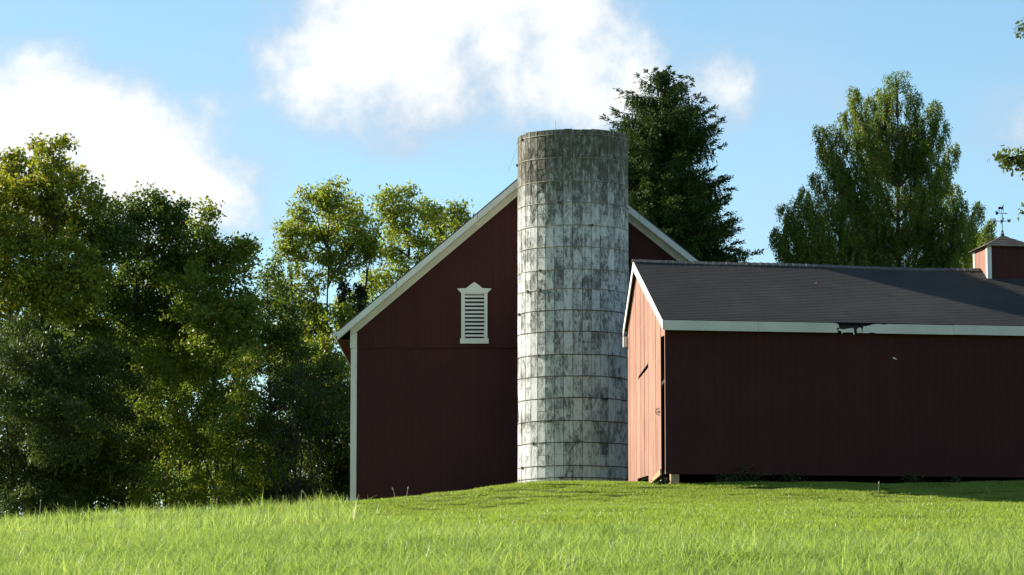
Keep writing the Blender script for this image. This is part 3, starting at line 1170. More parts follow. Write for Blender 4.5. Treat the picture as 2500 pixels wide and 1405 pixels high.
m.tube([vc + UP * za - YD * .22, vc + UP * za + YD * .22], .010, 5)
m.tube([vc + UP * (za - .035), vc + UP * (za - .02), vc + UP * (za + .02), vc + UP * (za + .035)], [.01, .03, .03, .01], 8)
m.obj('compass_arms', M_iron, vane, VN)


def strokes(name, cx, segs, hgt, wid, face=X0):
    """letter from straight strokes, x to the right as seen from the camera"""
    m = MB()
    for (x0, y0, x1, y1) in segs:
        p = vc + UP * (za - hgt * .35) + face * (cx + x0 * wid) + UP * (y0 * hgt)
        q = vc + UP * (za - hgt * .35) + face * (cx + x1 * wid) + UP * (y1 * hgt)
        m.tube([p, q], .015, 4)
    return m.obj(name, M_iron, vane, VN)


lh = 8.5 / pm
strokes('letter_e', -22.5 / pm, [(1, 0, 1, 1), (1, 0, 0, 0), (1, 1, 0, 1), (1, .5, .25, .5)], lh, 5.5 / pm)      # seen from behind
strokes('letter_w', 13.5 / pm, [(0, 1, .25, 0), (.25, 0, .5, .8), (.5, .8, .75, 0), (.75, 0, 1, 1)], lh, 7.0 / pm)
strokes('letter_n', .20, [(0, 0, 0, 1), (0, 1, 1, 0), (1, 0, 1, 1)], lh, .07, YD)
strokes('letter_s', -.27, [(0, 0, 1, 0), (1, 0, 1, .5), (1, .5, 0, .5), (0, .5, 0, 1), (0, 1, 1, 1)], lh, .07, YD)
zv = vz(521.5)
m = MB()
m.tube([vc + UP * (zv + .012) - X0 * 10 / pm, vc + UP * (zv - .012) + X0 * 9 / pm], .010, 5)
hd = [(8, -2.0), (14, -.6), (8, 1.4)]
m.prism([vc + X0 * a_ / pm + UP * (zv + b_ / pm) + YD * -.006 for a_, b_ in hd], YD * .012)
tl = [(-9.3, -1.6), (-10.5, -3.4), (-17, -2.6), (-15.3, 1.0), (-16.8, 5.4), (-14, 5.9), (-10.2, 4.4), (-9.6, 1.5)]
m.prism([vc + X0 * a_ / pm + UP * (zv + b_ / pm) + YD * -.006 for a_, b_ in tl], YD * .012)
m.obj('arrow', M_iron, vane, VN)
hs_ = [(-8.5, 9.5), (-9.5, 12), (-8.7, 16.5), (-7.5, 18.2), (-7.2, 16), (-5, 16.4), (-1, 15.8), (1.2, 17.2), (2.0, 20.2), (2.6, 22.8), (3.0, 21.4), (5.0, 19.6), (4.6, 18.6), (3.4, 18.8), (3.6, 16), (3.0, 12.5), (4.0, 11.2), (3.4, 7.5), (3.0, 4.5), (2.4, 4.6), (2.4, 8), (1.5, 10.4), (0.5, 11), (-.4, 8.5), (-1.4, 4.6), (-2.0, 4.8), (-1.4, 8.8), (-2.4, 11), (-5, 10.4), (-6.4, 8.4), (-7.0, 5), (-8.4, 1.2), (-7.6, 1.1), (-6.4, 4.6), (-5.3, 7.6), (-6.6, 9.6), (-7.6, 10.2)]
m = MB()
m.prism([vc + X0 * a_ / pm + UP * (zv + b_ / pm) + YD * -.007 for a_, b_ in hs_], YD * .014)
for a_, b_, c_ in ((-8.0, 1.4, 0), (3.2, 5, 0), (-1.7, 4.9, 0)):
    m.tube([vc + X0 * a_ / pm + UP * (zv + b_ / pm), vc + X0 * (a_ * .95) / pm + UP * zv], .007, 4)
m.obj('horse', M_iron, vane, VN)

# ------------------------------------------------------------------ trees
def unit(n, r=rng):
    v = r.normal(size=(n, 3))
    return v / np.linalg.norm(v, axis=1, keepdims=True)


def leaf_quads(pos, axis, nrm, L, W, fold=0.15):
    axis = axis / np.linalg.norm(axis, axis=1, keepdims=True)
    side = np.cross(axis, nrm)
    side /= np.linalg.norm(side, axis=1, keepdims=True) + 1e-9
    nr = np.cross(side, axis)
    L, W = L[:, None], W[:, None]
    v0 = pos
    v1 = pos + axis * L * .45 + side * W * .5 + nr * W * fold
    v2 = pos + axis * L
    v3 = pos + axis * L * .45 - side * W * .5 + nr * W * fold
    V = np.stack([v0, v1, v2, v3], 1).reshape(-1, 3)
    Fq = np.arange(len(V), dtype=np.int32).reshape(-1, 4)
    return V, Fq


def cluster_leaves(C, nper, cr, size, aspect, droop, squash=.75):
    C = np.asarray(C)
    P = np.repeat(C, nper, axis=0)
    n = len(P)
    P = P + np.clip(rng.normal(size=(n, 3)), -2.0, 2.0) * cr * np.array([1, 1, squash])
    ax = unit(n)
    ax[:, 2] -= droop
    nr = unit(n) * .8
    nr[:, 2] += .6
    L = size * (.65 + .7 * rng.random(n))
    return leaf_quads(P, ax, nr, L, L * aspect)


def bez(a, b, sag, n=5):
    a, b = Vector(a), Vector(b)
    out = []
    for k in range(n + 1):
        t = k / n
        p = a.lerp(b, t)
        p.z += sag * 4 * t * (1 - t) * (b - a).length
        p += Vector((rnd.uniform(-1, 1), rnd.uniform(-1, 1), rnd.uniform(-1, 1))) * .03 * (b - a).length * (0 < k < n)
        out.append(p)
    return out


def broad_tree(name, label, base_px, Y, lobes, mat, cat='tree', group=None, dens=1.0, nper=46, cr=.27, size=.15, aspect=.62,
               droop=.35, bark=M_bark, trunk_r=.17, ydepth=1.0, stems=1, ivy=None, shell=.45):
    """lobes: (px, py, rx, ry) of leafy masses; each gets its own depth"""
    bx = at(base_px, 1200, Y).x
    bz = float(ground(bx, Y)) - .1
    root = empty(name, (bx, Y, bz))
    tag(root, label, cat, group)
    O = np.array([bx, Y, bz])
    ppm = F / Y
    wood = MB()
    lc = []
    for (px, py, rx, ry) in lobes:
        dy = rnd.uniform(-1, 1) * ydepth * (1.0 + rx / ppm)
        c = at(px, py, Y + dy)
        lc.append((c, rx / ppm, ry / ppm))
    top = max(c.z for c, _, _ in lc)
    cxm = sum(c.x for c, _, _ in lc) / len(lc)
    trunks = []
    for k in range(stems):
        tx = bx + (k - (stems - 1) / 2) * .5
        lean = (cxm - bx) * .6 + (k - (stems - 1) / 2) * 1.3
        pts = [Vector((tx + lean * t ** 1.3 + .12 * math.sin(5 * t + k), Y + .3 * k + .1 * math.sin(4 * t), bz + (top - bz) * .86 * t)) for t in np.linspace(0, 1, 10)]
        trunks.append(pts)
        wood.tube(pts, [trunk_r * (1.25 if i == 0 else 1) * (1 - .85 * i / 9) for i in range(10)], 7)
    C = []
    for (c, rx, ry) in lc:
        tp = min((p for t in trunks for p in t), key=lambda p: (p - c).length + max(0, p.z - c.z + .8) * 2.5)
        path = bez(tp, c, .06)
        wood.tube(path, [max(.015, .055 * (1 - .75 * i / 5)) for i in range(6)], 5)
        vol = rx * ry * (rx + ry) / 2
        ncl = max(7, int(dens * 26 * vol ** .72))
        d = unit(ncl)
        r = shell + (1 - shell) * rng.random(ncl) ** .6
        tipm = rng.random(ncl) < .22
        d[tipm, 2] = np.abs(d[tipm, 2]) + .5
        d /= np.linalg.norm(d, axis=1, keepdims=True)
        r = np.where(tipm, 1.0 + .45 * rng.random(ncl), r * (.92 + .16 * rng.random(ncl)))
        q = np.array(c) + d * r[:, None] * np.array([rx, (rx + ry) / 2, ry])
        C.append(q)
        for e in q[::4]:
            wood.tube([c, (Vector(c) + Vector(e)) / 2 + Vector((0, 0, .05)), e], [.022, .014, .006], 4)
    C = np.concatenate(C)
    V, Fq = cluster_leaves(C - O, int(nper * 2.0), cr * .86, size * 1.16, aspect, droop)
    wood.obj('trunk', bark, root, O)
    link('crown', np_mesh('crown', V, Fq), mat, root)
    if ivy:
        pts = []
        for (p0, p1, rr) in ivy:
            a, b = at(*p0, Y - .2), at(*p1, Y - .2)
            wood2 = np.array([a.lerp(b, t) for t in np.linspace(0, 1, 26)])
            pts.append(wood2 + rng.normal(size=wood2.shape) * rr)
            mm = MB()
            mm.tube([b, a.lerp(b, .5), a], [.13, .10, .07], 7)
            mm.obj('ivy_clad_stem', bark, root, O)
        V, Fq = cluster_leaves(np.concatenate(pts) - O, 55, .13, .11, .8, .6)
        link('ivy', np_mesh('ivy', V, Fq), M_ivy, root)
    return root


WG = 'trees along the field edge'
YL = 139.0
broad_tree('maple_tree', 'tall yellow-green maple at the left edge with two pointed tops', 40, YL, [
    (130, 390, 42, 45), (50, 420, 55, 50), (100, 475, 80, 50), (190, 445, 42, 38), (15, 510, 70, 65), (110, 560, 90, 60), (200, 540, 65, 55),
    (238, 488, 30, 28), (35, 620, 80, 60), (150, 640, 90, 60), (-70, 580, 90, 120), (60, 710, 100, 65), (180, 720, 90, 65), (-80, 740, 100, 120), (240, 620, 50, 60)],
    M_maple, group=WG, dens=1.0, trunk_r=.22, stems=2)
broad_tree('dark_maple_tree', 'dark green rounded tree right of the tallest yellow-green maple', 330, YL + 3, [
    (360, 515, 50, 38), (310, 545, 50, 45), (405, 530, 42, 42), (432, 565, 32, 45), (285, 600, 65, 55), (375, 620, 80, 65), (330, 710, 95, 70),
    (430, 690, 65, 75), (260, 770, 80, 75), (370, 810, 95, 75), (200, 830, 70, 70)], M_green, group=WG, dens=1.05, size=.14)
broad_tree('cone_topped_tree', 'green tree with a bright cone-shaped top left of the ash trees', 520, YL + 1, [
    (500, 550, 30, 34), (498, 600, 45, 40), (470, 650, 58, 48), (540, 655, 58, 50), (588, 640, 38, 38), (606, 612, 24, 20), (480, 735, 78, 65),
    (560, 735, 65, 55), (520, 825, 88, 65), (600, 790, 45, 55), (435, 840, 75, 75)], M_mid, group=WG, dens=1.05, size=.14)
broad_tree('slender_tree', 'smaller sparse green tree in the dip before the ash trees', 655, YL + 5, [
    (650, 665, 28, 36), (662, 720, 42, 46), (635, 790, 48, 50), (692, 795, 45, 55), (650, 865, 62, 55), (715, 880, 52, 55)], M_green, group=WG, dens=.95, size=.13)
broad_tree('ash_tree', 'light green ash tree with ivy-covered stems beside the barn roof', 800, YL + 11, [
    (803, 475, 38, 30), (765, 520, 55, 38), (842, 525, 50, 42), (715, 575, 38, 24), (884, 565, 36, 36), (755, 600, 65, 42), (852, 612, 55, 42),
    (710, 640, 36, 34), (900, 605, 26, 28), (806, 662, 50, 32), (740, 715, 52, 40), (745, 800, 42, 55), (830, 800, 30, 45), (800, 870, 55, 50),
    (870, 760, 36, 36), (835, 930, 40, 40)],
    M_ash, group=WG, dens=.95, nper=44, cr=.29, size=.185, aspect=.38, droop=.25, stems=3, trunk_r=.14,
    ivy=[((842, 700), (835, 800), .16), ((884, 700), (872, 790), .17), ((765, 745), (790, 830), .17)])
broad_tree('ash_tree', 'light green ash tree showing above the barn roof left of the silo', 985, YL + 15, [
    (992, 495, 36, 28), (948, 515, 26, 24), (1052, 512, 28, 28), (1000, 552, 55, 38), (1072, 552, 45, 34), (1122, 528, 28, 24), (955, 600, 30, 34),
    (1030, 612, 42, 36), (985, 650, 40, 30), (1110, 580, 36, 30), (905, 700, 20, 30), (945, 700, 24, 26)],
    M_ash, group=WG, dens=.95, nper=44, cr=.29, size=.185, aspect=.38, droop=.25, stems=3, trunk_r=.12)
broad_tree('olive_shrub', 'big grey-green shrub with narrow leaves at the lower left edge', 60, YL - 4, [
    (40, 850, 85, 60), (115, 895, 75, 60), (0, 950, 95, 85), (95, 990, 95, 75), (30, 1070, 110, 85), (150, 1070, 85, 80), (60, 1160, 120, 70), (170, 1160, 80, 60), (40, 1235, 90, 45), (130, 1240, 80, 40), (-60, 1220, 80, 60), (-70, 1100, 80, 80)],
    M_olive, 'shrub', dens=1.05, nper=52, size=.15, aspect=.32, trunk_r=.07, stems=4)
SHB = 'dark shrubs below the trees'
for i, (bx_, lab, lobes, m_, dn_) in enumerate([
    (240, 'dark leafy shrub just right of the grey-green shrub', [(230, 920, 70, 70), (290, 980, 70, 65), (220, 1050, 75, 70), (300, 1090, 70, 70), (240, 1170, 95, 60), (210, 1235, 90, 40), (290, 1235, 80, 40)], M_dkshrub, 1.0),
    (380, 'olive-tinted undergrowth bush below the dark green rounded tree', [(370, 920, 60, 60), (350, 1010, 65, 60), (410, 1060, 50, 55), (360, 1130, 80, 60), (400, 1200, 90, 45), (370, 1240, 80, 35)], M_mid, .8),
    (470, 'many-stemmed dark bush below the cone-shaped treetop', [(480, 930, 70, 55), (530, 990, 55, 50), (450, 1010, 50, 50), (520, 1180, 80, 45), (450, 1200, 60, 40), (480, 1235, 90, 36), (480, 1090, 50, 50)], M_mid, .95),
    (600, 'thin dark bush with sky showing through left of the ash trees', [(600, 900, 45, 45), (560, 1080, 55, 55), (620, 1120, 65, 50), (590, 1200, 80, 42), (600, 1232, 80, 34), (640, 1050, 45, 45), (590, 1000, 45, 45), (650, 1150, 45, 50)], M_mid, .9),
    (720, 'dark bush below the ash trees beside the dead branches', [(700, 950, 45, 55), (745, 1000, 55, 55), (690, 1100, 60, 55), (750, 1150, 70, 60), (700, 1200, 60, 38), (720, 1228, 70, 34), (660, 1010, 35, 40)], M_dkshrub, .95),
    (815, 'darkest dense bush against the white corner of the barn', [(800, 950, 50, 50), (835, 1000, 42, 50), (800, 1060, 60, 60), (840, 1110, 45, 60), (800, 1170, 75, 60), (835, 1225, 50, 45), (780, 1230, 70, 40), (850, 1180, 35, 50)], M_dkshrub, 1.2)]):
    broad_tree('hedge_bush', lab, bx_, YL - 2 + (i % 3) * 1.6, lobes, m_, 'bush', SHB, dens=dn_, nper=52, size=.12, aspect=.55, trunk_r=.06, stems=4, droop=.3)
# wood behind, second row
for i, (bx_, lab, lobes) in enumerate([
    (140, 'dark tree standing behind the yellow-green maple', [(120, 760, 90, 70), (180, 840, 90, 70), (80, 880, 100, 80), (170, 940, 100, 80), (90, 1000, 100, 80), (150, 1080, 90, 70), (60, 1170, 100, 70), (170, 1190, 90, 60)]),
    (330, 'dark tree standing behind the dark green rounded tree', [(320, 850, 80, 60), (400, 880, 80, 60), (300, 950, 80, 70), (380, 970, 60, 60), (300, 1060, 90, 70), (330, 1150, 90, 60), (400, 1080, 60, 60)]),
    (520, 'dark tree standing behind the cone-topped tree', [(520, 880, 80, 55), (460, 900, 70, 60), (580, 880, 60, 50), (500, 1060, 70, 60), (440, 1100, 60, 60), (520, 1130, 80, 60), (580, 1000, 45, 45)]),
    (740, 'dark tree standing behind the ivy-covered ash', [(700, 830, 60, 60), (760, 900, 60, 60), (690, 920, 40, 50), (800, 1000, 60, 70), (760, 1060, 70, 70), (680, 1150, 80, 60), (650, 1090, 50, 50), (620, 1200, 80, 45)])]):
    broad_tree('background_tree', lab, bx_, YL + 14 + i, lobes, M_dkshrub, 'tree', 'second row of trees behind', dens=.9, nper=46, cr=.33, size=.17, trunk_r=.13, stems=2)
# leaning dead tree
dt = at(735, 1150, YL - 4)
root = empty('dead_tree', (dt.x, YL - 4, float(ground(dt.x, YL - 4)) - .1))
tag(root, 'bare grey leaning dead branches in front of the dark bushes', 'dead tree')
m = MB()
for (tipx, tipy, r0) in [(620, 1040, .08), (660, 960, .06), (690, 900, .06), (735, 850, .05), (770, 930, .05), (700, 1060, .05), (800, 940, .04), (640, 1000, .05)]:
    b = Vector(root.location) + Vector((rnd.uniform(-.3, .3), 0, 0))
    e = at(tipx, tipy, YL - 4 + rnd.uniform(-1, 1))
    path = bez(b, e, rnd.uniform(-.05, .1), 8)
    m.tube(path, [r0 * (1 - .8 * k / 8) for k in range(9)], 5)
    for k in range(3, 9):
        for _ in range(2):
            q = path[k] + Vector((rnd.uniform(-.9, .9), rnd.uniform(-.4, .4), rnd.uniform(.1, .9)))
            m.tube([path[k], (path[k] + q) / 2 + Vector((rnd.uniform(-.1, .1), 0, .05)), q], [.02, .013, .006], 4)
m.obj('trunk', M_bark, root, root.location)


# --- spruce
def spruce(label, px, Y, py_top, widths, zlow_py, nwh, name='spruce_tree', seed=3, azs=None):
    r = np.random.default_rng(seed)
    topp = at(px, py_top, Y)
    bz = float(ground(topp.x, Y)) - .1
    root = empty(name, (topp.x, Y, bz))
    tag(root, label, 'tree')
    O = np.array([topp.x, Y, bz])
    H = topp.z - bz
    wood = MB()
    wood.tube([Vector((topp.x + .05 * math.sin(t * 7), Y, bz + H * t)) for t in np.linspace(0, 1, 12)], [.28 * (1 - t) + .012 for t in np.linspace(0, 1, 12)], 8)
    hlow = topp.z - zat(zlow_py, Y, px)
    Pp, Ax, Ln, Wn = [], [], [], []
    hs = np.sort(hlow * r.random(nwh) ** .85)
    for h in hs:
        w_ = np.interp(h, [a for a, _ in widths], [b for _, b in widths])
        azm = r.uniform(0, 2 * math.pi) if azs is None else r.uniform(*azs)
        Lb = w_ * r.uniform(.70, 1.06)
        up0 = np.interp(h, [0, 2, 6, 12], [.8, .42, .10, -.1]) + r.uniform(-.08, .08)
        d = np.array([math.cos(azm), math.sin(azm), 0])
        tt = np.linspace(0, 1, max(5, int(Lb / .16)))
        spine = np.array([0, 0, H - h])[None] + d[None] * (tt * Lb)[:, None]
        spine[:, 2] += up0 * tt * Lb * .8 - .42 * Lb * tt ** 1.6 + .26 * Lb * tt ** 3.2
        wood.tube([Vector(p + O) for p in spine[::2]] + [Vector(spine[-1] + O)], [max(.006, .035 * (1 - k / (len(spine[::2]) + 1))) for k in range(len(spine[::2]) + 1)], 4)
        sidev = np.array([-d[1], d[0], 0])
        for k, p in enumerate(spine):
            t = tt[k]
            if t < .12 and Lb > 1:
                continue
            nb_ = 10
            for q in range(nb_):
                sg = r.choice([-1, 1])
                bl = (.28 + .55 * (1 - abs(t - .45))) * min(1, .35 + Lb / 3.2) * r.uniform(.55, 1.2)
                if q < 2:                                     # side sprays, drooping
                    bd = d * r.uniform(.3, .9) + sidev * sg * r.uniform(.4, 1) + np.array([0, 0, r.uniform(-.5, .05)])
                else:                                         # hanging branchlets
                    bd = d * r.uniform(-.2, .4) + sidev * sg * r.uniform(0, .5) + np.array([0, 0, -r.uniform(.7, 1.4)])
                if t > .88:
                    bd = d * r.uniform(.5, 1) + sidev * sg * r.uniform(.2, .7) + np.array([0, 0, r.uniform(-.1, .7)])
                    bl *= .6
                bd = bd / np.linalg.norm(bd)
                nt = max(3, int(bl / .062))
                ts = (np.arange(nt) + r.random(nt) * .6) / nt
                pp = p[None] + bd[None] * (ts * bl)[:, None]
                pp[:, 2] -= .10 * (ts ** 2) * bl
                ax = bd[None] + r.normal(size=(nt, 3)) * .42
                Pp.append(pp)
                Ax.append(ax)
                Ln.append(np.full(nt, .13) * r.uniform(.7, 1.2, nt))
                Wn.append(np.full(nt, .05))
    Pp, Ax, Ln, Wn = np.concatenate(Pp), np.concatenate(Ax), np.concatenate(Ln), np.concatenate(Wn)
    V, Fq = leaf_quads(Pp, Ax, unit(len(Pp)), Ln, Wn, .05)
    wood.obj('trunk', M_bark, root, O)
    link('crown', np_mesh('crown', V, Fq), M_spruce, root)
    return root


spruce('tall dark spruce with drooping branches behind the silo and barn roof', 1612, 143, 176,
       [(0, .35), (.7, 1.2), (1.8, 2.1), (2.6, 2.55), (4, 3.0), (6, 3.7), (8, 4.3), (10, 4.7), (16, 4.8)], 760, 310)
spruce('spruce whose branch tip enters at the right edge above the cupola', 2735, 150, -60,
       [(0, .3), (3, 1.7), (7, 3.0), (10, 4.3), (11.5, 4.9), (12.5, 4.2), (18, 4.0)], 700, 110, seed=8)


# --- feathery weeping tree
def weeping(label, px, Y, tips):
    r = np.random.default_rng(21)
    bx = at(px, 1200, Y).x
    bz = float(ground(bx, Y)) - .1
    root = empty('drooping_tree', (bx, Y, bz))
    tag(root, label, 'tree')
    O = np.array([bx, Y, bz])
    top = at(px, 200, Y)
    wood = MB()
    tr = [Vector((bx + (top.x - bx) * t, Y, bz + (top.z - bz) * t)) for t in np.linspace(0, 1, 14)]
    wood.tube(tr, [.24 * (1 - .93 * t) for t in np.linspace(0, 1, 14)], 8)
    Pp, Ax, Ln, Wn = [], [], [], []
    for (tx, ty, thick) in tips:
        tip = at(tx, ty, Y + r.uniform(-1, 1) * (.6 + .012 * abs(tx - px)))
        horiz = math.hypot(tip.x - bx, tip.y - Y)
        z0 = max(bz + 3.0, tip.z - 1.5 - horiz * 1.15 - r.uniform(0, 1.2))
        p0 = min(tr, key=lambda p: abs(p.z - z0))
        n = 12
        path = []
        for k in range(n + 1):
            t = k / n
            path.append(Vector((p0.x + (tip.x - p0.x) * t ** .8, p0.y + (tip.y - p0.y) * t ** .8, p0.z + (tip.z - p0.z) * t ** 1.15)))
        wood.tube(path, [max(.008, .075 * (1 - k / n)) for k in range(n + 1)], 5)
        L = (tip - p0).length
        ns = int(L / .032)
        for k in range(ns):
            t = .22 + .78 * (k + r.random()) / ns
            kk = min(n - 1, int(t * n))
            p = path[kk].lerp(path[kk + 1], t * n - kk)
            reach = thick * (.34 + .70 * (1 - t) ** .6) * (.35 + .95 * r.random())
            a = r.uniform(0, 2 * math.pi)
            out = np.array([math.cos(a), math.sin(a), .25])
            end = np.array(p) + out * reach
            if reach > .35 and k % 3 == 0:
                wood.tube([p, Vector((np.array(p) + end) / 2 + np.array([0, 0, .05])), Vector(end)], [.012, .008, .004], 3)
            for q in range(3):
                hang = r.uniform(.2, .75) * (.5 + .5 * thick)
                nl = int(hang / .045) + 3
                f0 = r.uniform(.35, 1)
                st = np.array(p) + out * reach * f0
                ts = np.arange(nl) / nl
                pp = st[None] + np.stack([ts * 0, ts * 0, -ts * hang], 1) + (np.array([out[0], out[1], 0]) * .12)[None] * (ts ** .5)[:, None]
                pp = pp + r.normal(size=pp.shape) * .035
                ax = r.normal(size=(nl, 3)) * .5
                ax[:, 2] -= .8
                Pp.append(pp)
                Ax.append(ax)
                Ln.append(r.uniform(.08, .15, nl))
                Wn.append(r.uniform(.03, .055, nl))
    Pp, Ax, Ln, Wn = np.concatenate(Pp) - O, np.concatenate(Ax), np.concatenate(Ln), np.concatenate(Wn)
    V, Fq = leaf_quads(Pp, Ax, unit(len(Pp)), Ln, Wn, .1)
    wood.obj('trunk', M_bark2, root, O)
    link('crown', np_mesh('crown', V, Fq), M_weep, root)


tips = [(2187, 176, 1.0), (2150, 215, .9), (2078, 212, .6), (2120, 235, .7), (2236, 225, .8), (2285, 245, .75), (2300, 285, .8), (2328, 350, .7), (2062, 270, .8),
        (2040, 305, .8), (1998, 305, .6), (2010, 350, .7), (2100, 300, 1.0), (2160, 290, 1.1), (2220, 300, 1.1), (2260, 330, 1.0), (2310, 400, .8), (2336, 450, .7),
        (2050, 400, 1.0), (1990, 420, .8), (2120, 400, 1.1), (2270, 430, 1.0), (1962, 455, .7), (1912, 497, .6), (1888, 555, .6), (1930, 520, .9), (1945, 480, .6), (1920, 550, .9), (2350, 490, .8), (2365, 530, .9), (2400, 560, .9), (2425, 575, .7), (1975, 500, .9),
        (2030, 480, 1.0), (2090, 470, 1.0), (2150, 480, 1.0), (2240, 480, 1.0), (2300, 500, .9), (2345, 520, .9), (2392, 492, .6), (2420, 535, .55), (2380, 560, .8),
        (1905, 570, .7), (1950, 580, .9), (2000, 570, 1.0), (2060, 560, 1.0), (2130, 560, 1.0), (2200, 560, 1.0), (2260, 560, 1.0), (2320, 580, 1.0), (2400, 590, .7)]
weeping('tall feathery tree with drooping twigs rising behind the shed roof', 2192, 141, tips)

# --- oak whose branches enter from the right
ox = at(2800, 900, 112).x
oz = float(ground(ox, 112)) - .1
oak = empty('oak_tree', (ox, 112, oz))
tag(oak, 'oak branches with lobed green leaves reaching in from the right edge', 'tree')
OO = np.array([ox, 112, oz])
wood = MB()
tp = [Vector((ox + .2 * math.sin(3 * t), 112, oz + 15 * t)) for t in np.linspace(0, 1, 9)]
wood.tube(tp, [.33 * (1 - .75 * t) for t in np.linspace(0, 1, 9)], 8)
C = []
for (bx_, by_, rx, ry, n) in [(2458, 385, 30, 26, 13), (2490, 400, 34, 36, 14), (2530, 390, 40, 50, 16), (2490, 70, 9, 14, 3), (2540, 60, 40, 40, 12), (2600, 250, 70, 80, 24), (2680, 120, 90, 80, 30), (2760, 330, 90, 90, 30), (2850, 150, 120, 100, 40), (2620, 420, 60, 50, 14), (2900, 400, 120, 100, 34), (2500, 520, 9, 12, 2), (2545, 500, 30, 30, 8)]:
    c = at(bx_, by_, 112 + rnd.uniform(-1, 1))
    p = min(tp, key=lambda p: (p - c).length + max(0, p.z - c.z) * 2)
    wood.tube(bez(p, c, .05), [.09 * (1 - .85 * k / 5) for k in range(6)], 5)
    d = unit(n)
    q = np.array(c) + d * (.3 + .7 * rng.random((n, 1))) * np.array([rx, (rx + ry) / 2, ry]) * 112 / F
    C.append(q)
    for e in q:
        wood.tube([c, e], [.012, .005], 4)
C = np.concatenate(C)
# lobed oak leaves
nper = 13
P = np.repeat(C, nper, axis=0) + rng.normal(size=(len(C) * nper, 3)) * .10
n = len(P)
ax = unit(n)
ax[:, 2] -= .3
ax /= np.linalg.norm(ax, axis=1, keepdims=True)
nr = unit(n)
nr[:, 2] += .7
sd_ = np.cross(ax, nr)
sd_ /= np.linalg.norm(sd_, axis=1, keepdims=True)
outl = [(0, 0), (.12, .10), (.28, .30), (.38, .14), (.55, .40), (.68, .18), (.82, .30), (1.0, 0), (.82, -.30), (.68, -.18), (.55, -.40), (.38, -.14), (.28, -.30), (.12, -.10)]
L = .17 * (.7 + .6 * rng.random((n, 1)))
V = np.stack([P + ax * L * a_ + sd_ * L * b_ * .85 for a_, b_ in outl], 1).reshape(-1, 3) - OO
link('crown', np_mesh('crown', V, np.arange(len(V)).reshape(-1, len(outl))), M_oak, oak)
wood.obj('trunk', M_bark, oak, OO)


# ------------------------------------------------------------------ grass
def blade_patch(name, n, half, hmin, hmax, wmin, wmax, seg, lean, curl, mat, seed, gap=0.0, patchy=False):
    r = np.random.default_rng(seed)
    ang = r.uniform(0, 2 * np.pi, n)
    rad = half * np.sqrt(r.random(n))
    bx, by = rad * np.cos(ang), rad * np.sin(ang)
    h = r.uniform(hmin, hmax, n) * (1 - .35 * (rad / half) ** 2)
    w_ = r.uniform(wmin, wmax, n)
    da = r.uniform(0, 2 * np.pi, n)
    le = lean * r.random(n) ** .8
    cu = curl * r.random(n)
    fa = da + np.pi / 2 + r.normal(size=n) * .6
    V = []
    for k in range(seg + 1):
        t = k / seg
        hor = h * (le * t + cu * t * t * 1.1)
        z = h * (t - .45 * cu * t ** 2.2 - .12 * le * t)
        ww = w_ * (1 - t ** 1.7) * .5
        cx_, cy_ = bx + np.cos(da) * hor, by + np.sin(da) * hor
        if k < seg:
            V.append(np.stack([cx_ - np.cos(fa) * ww, cy_ - np.sin(fa) * ww, z], 1))
            V.append(np.stack([cx_ + np.cos(fa) * ww, cy_ + np.sin(fa) * ww, z], 1))
        else:
            V.append(np.stack([cx_ - np.cos(fa) * .0008, cy_ - np.sin(fa) * .0008, z], 1))
            V.append(np.stack([cx_ + np.cos(fa) * .0008, cy_ + np.sin(fa) * .0008, z], 1))
    nv = 2 * (seg + 1)
    V = np.stack(V, 1).reshape(-1, 3)
    base = (np.arange(n) * nv)[:, None]
    Fq = np.concatenate([base + np.array([2 * k, 2 * k + 1, 2 * k + 3, 2 * k + 2]) for k in range(seg)], 0)
    me = np_mesh(name, V, Fq, True)
    me.materials.append(mat)
    return bpy.data.objects.new(name, me)


def scatter(name, P, rot, scl, idx, coll, kind_label):
    me = bpy.data.meshes.new(name)
    me.vertices.add(len(P))
    me.vertices.foreach_set('co', P.astype(np.float32).ravel())
    for an, ty, da in (('rz', 'FLOAT', rot), ('sc', 'FLOAT', scl)):
        at_ = me.attributes.new(an, ty, 'POINT')
        at_.data.foreach_set('value', da.astype(np.float32))
    at_ = me.attributes.new('ix', 'INT', 'POINT')
    at_.data.foreach_set('value', idx.astype(np.int32))
    o = bpy.data.objects.new(name, me)
    col.objects.link(o)
    ng = bpy.data.node_groups.new(name + '_nodes', 'GeometryNodeTree')
    ng.interface.new_socket('Geometry', in_out='INPUT', socket_type='NodeSocketGeometry')
    ng.interface.new_socket('Geometry', in_out='OUTPUT', socket_type='NodeSocketGeometry')
    N = ng.nodes
    gi, go = N.new('NodeGroupInput'), N.new('NodeGroupOutput')
    ip = N.new('GeometryNodeInstanceOnPoints')
    ci = N.new('GeometryNodeCollectionInfo')
    ci.inputs['Collection'].default_value = coll
    ci.inputs['Separate Children'].default_value = True
    ci.inputs['Reset Children'].default_value = True

    def attr(nm, dt):
        a = N.new('GeometryNodeInputNamedAttribute')
        a.data_type = dt
        a.inputs['Name'].default_value = nm
        return a.outputs[0]
    cxyz = N.new('ShaderNodeCombineXYZ')
    lk = ng.links.new
    lk(attr('rz', 'FLOAT'), cxyz.inputs[2])
    lk(gi.outputs[0], ip.inputs['Points'])
    lk(ci.outputs[0], ip.inputs['Instance'])
    ip.inputs['Pick Instance'].default_value = True
    lk(attr('ix', 'INT'), ip.inputs['Instance Index'])
    lk(cxyz.outputs[0], ip.inputs['Rotation'])
    lk(attr('sc', 'FLOAT'), ip.inputs['Scale'])
    lk(ip.outputs[0], go.inputs[0])
    md = o.modifiers.new('scatter', 'NODES')
    md.node_group = ng
    tag(o, kind_label[0], kind_label[1], kind='stuff')
    return o


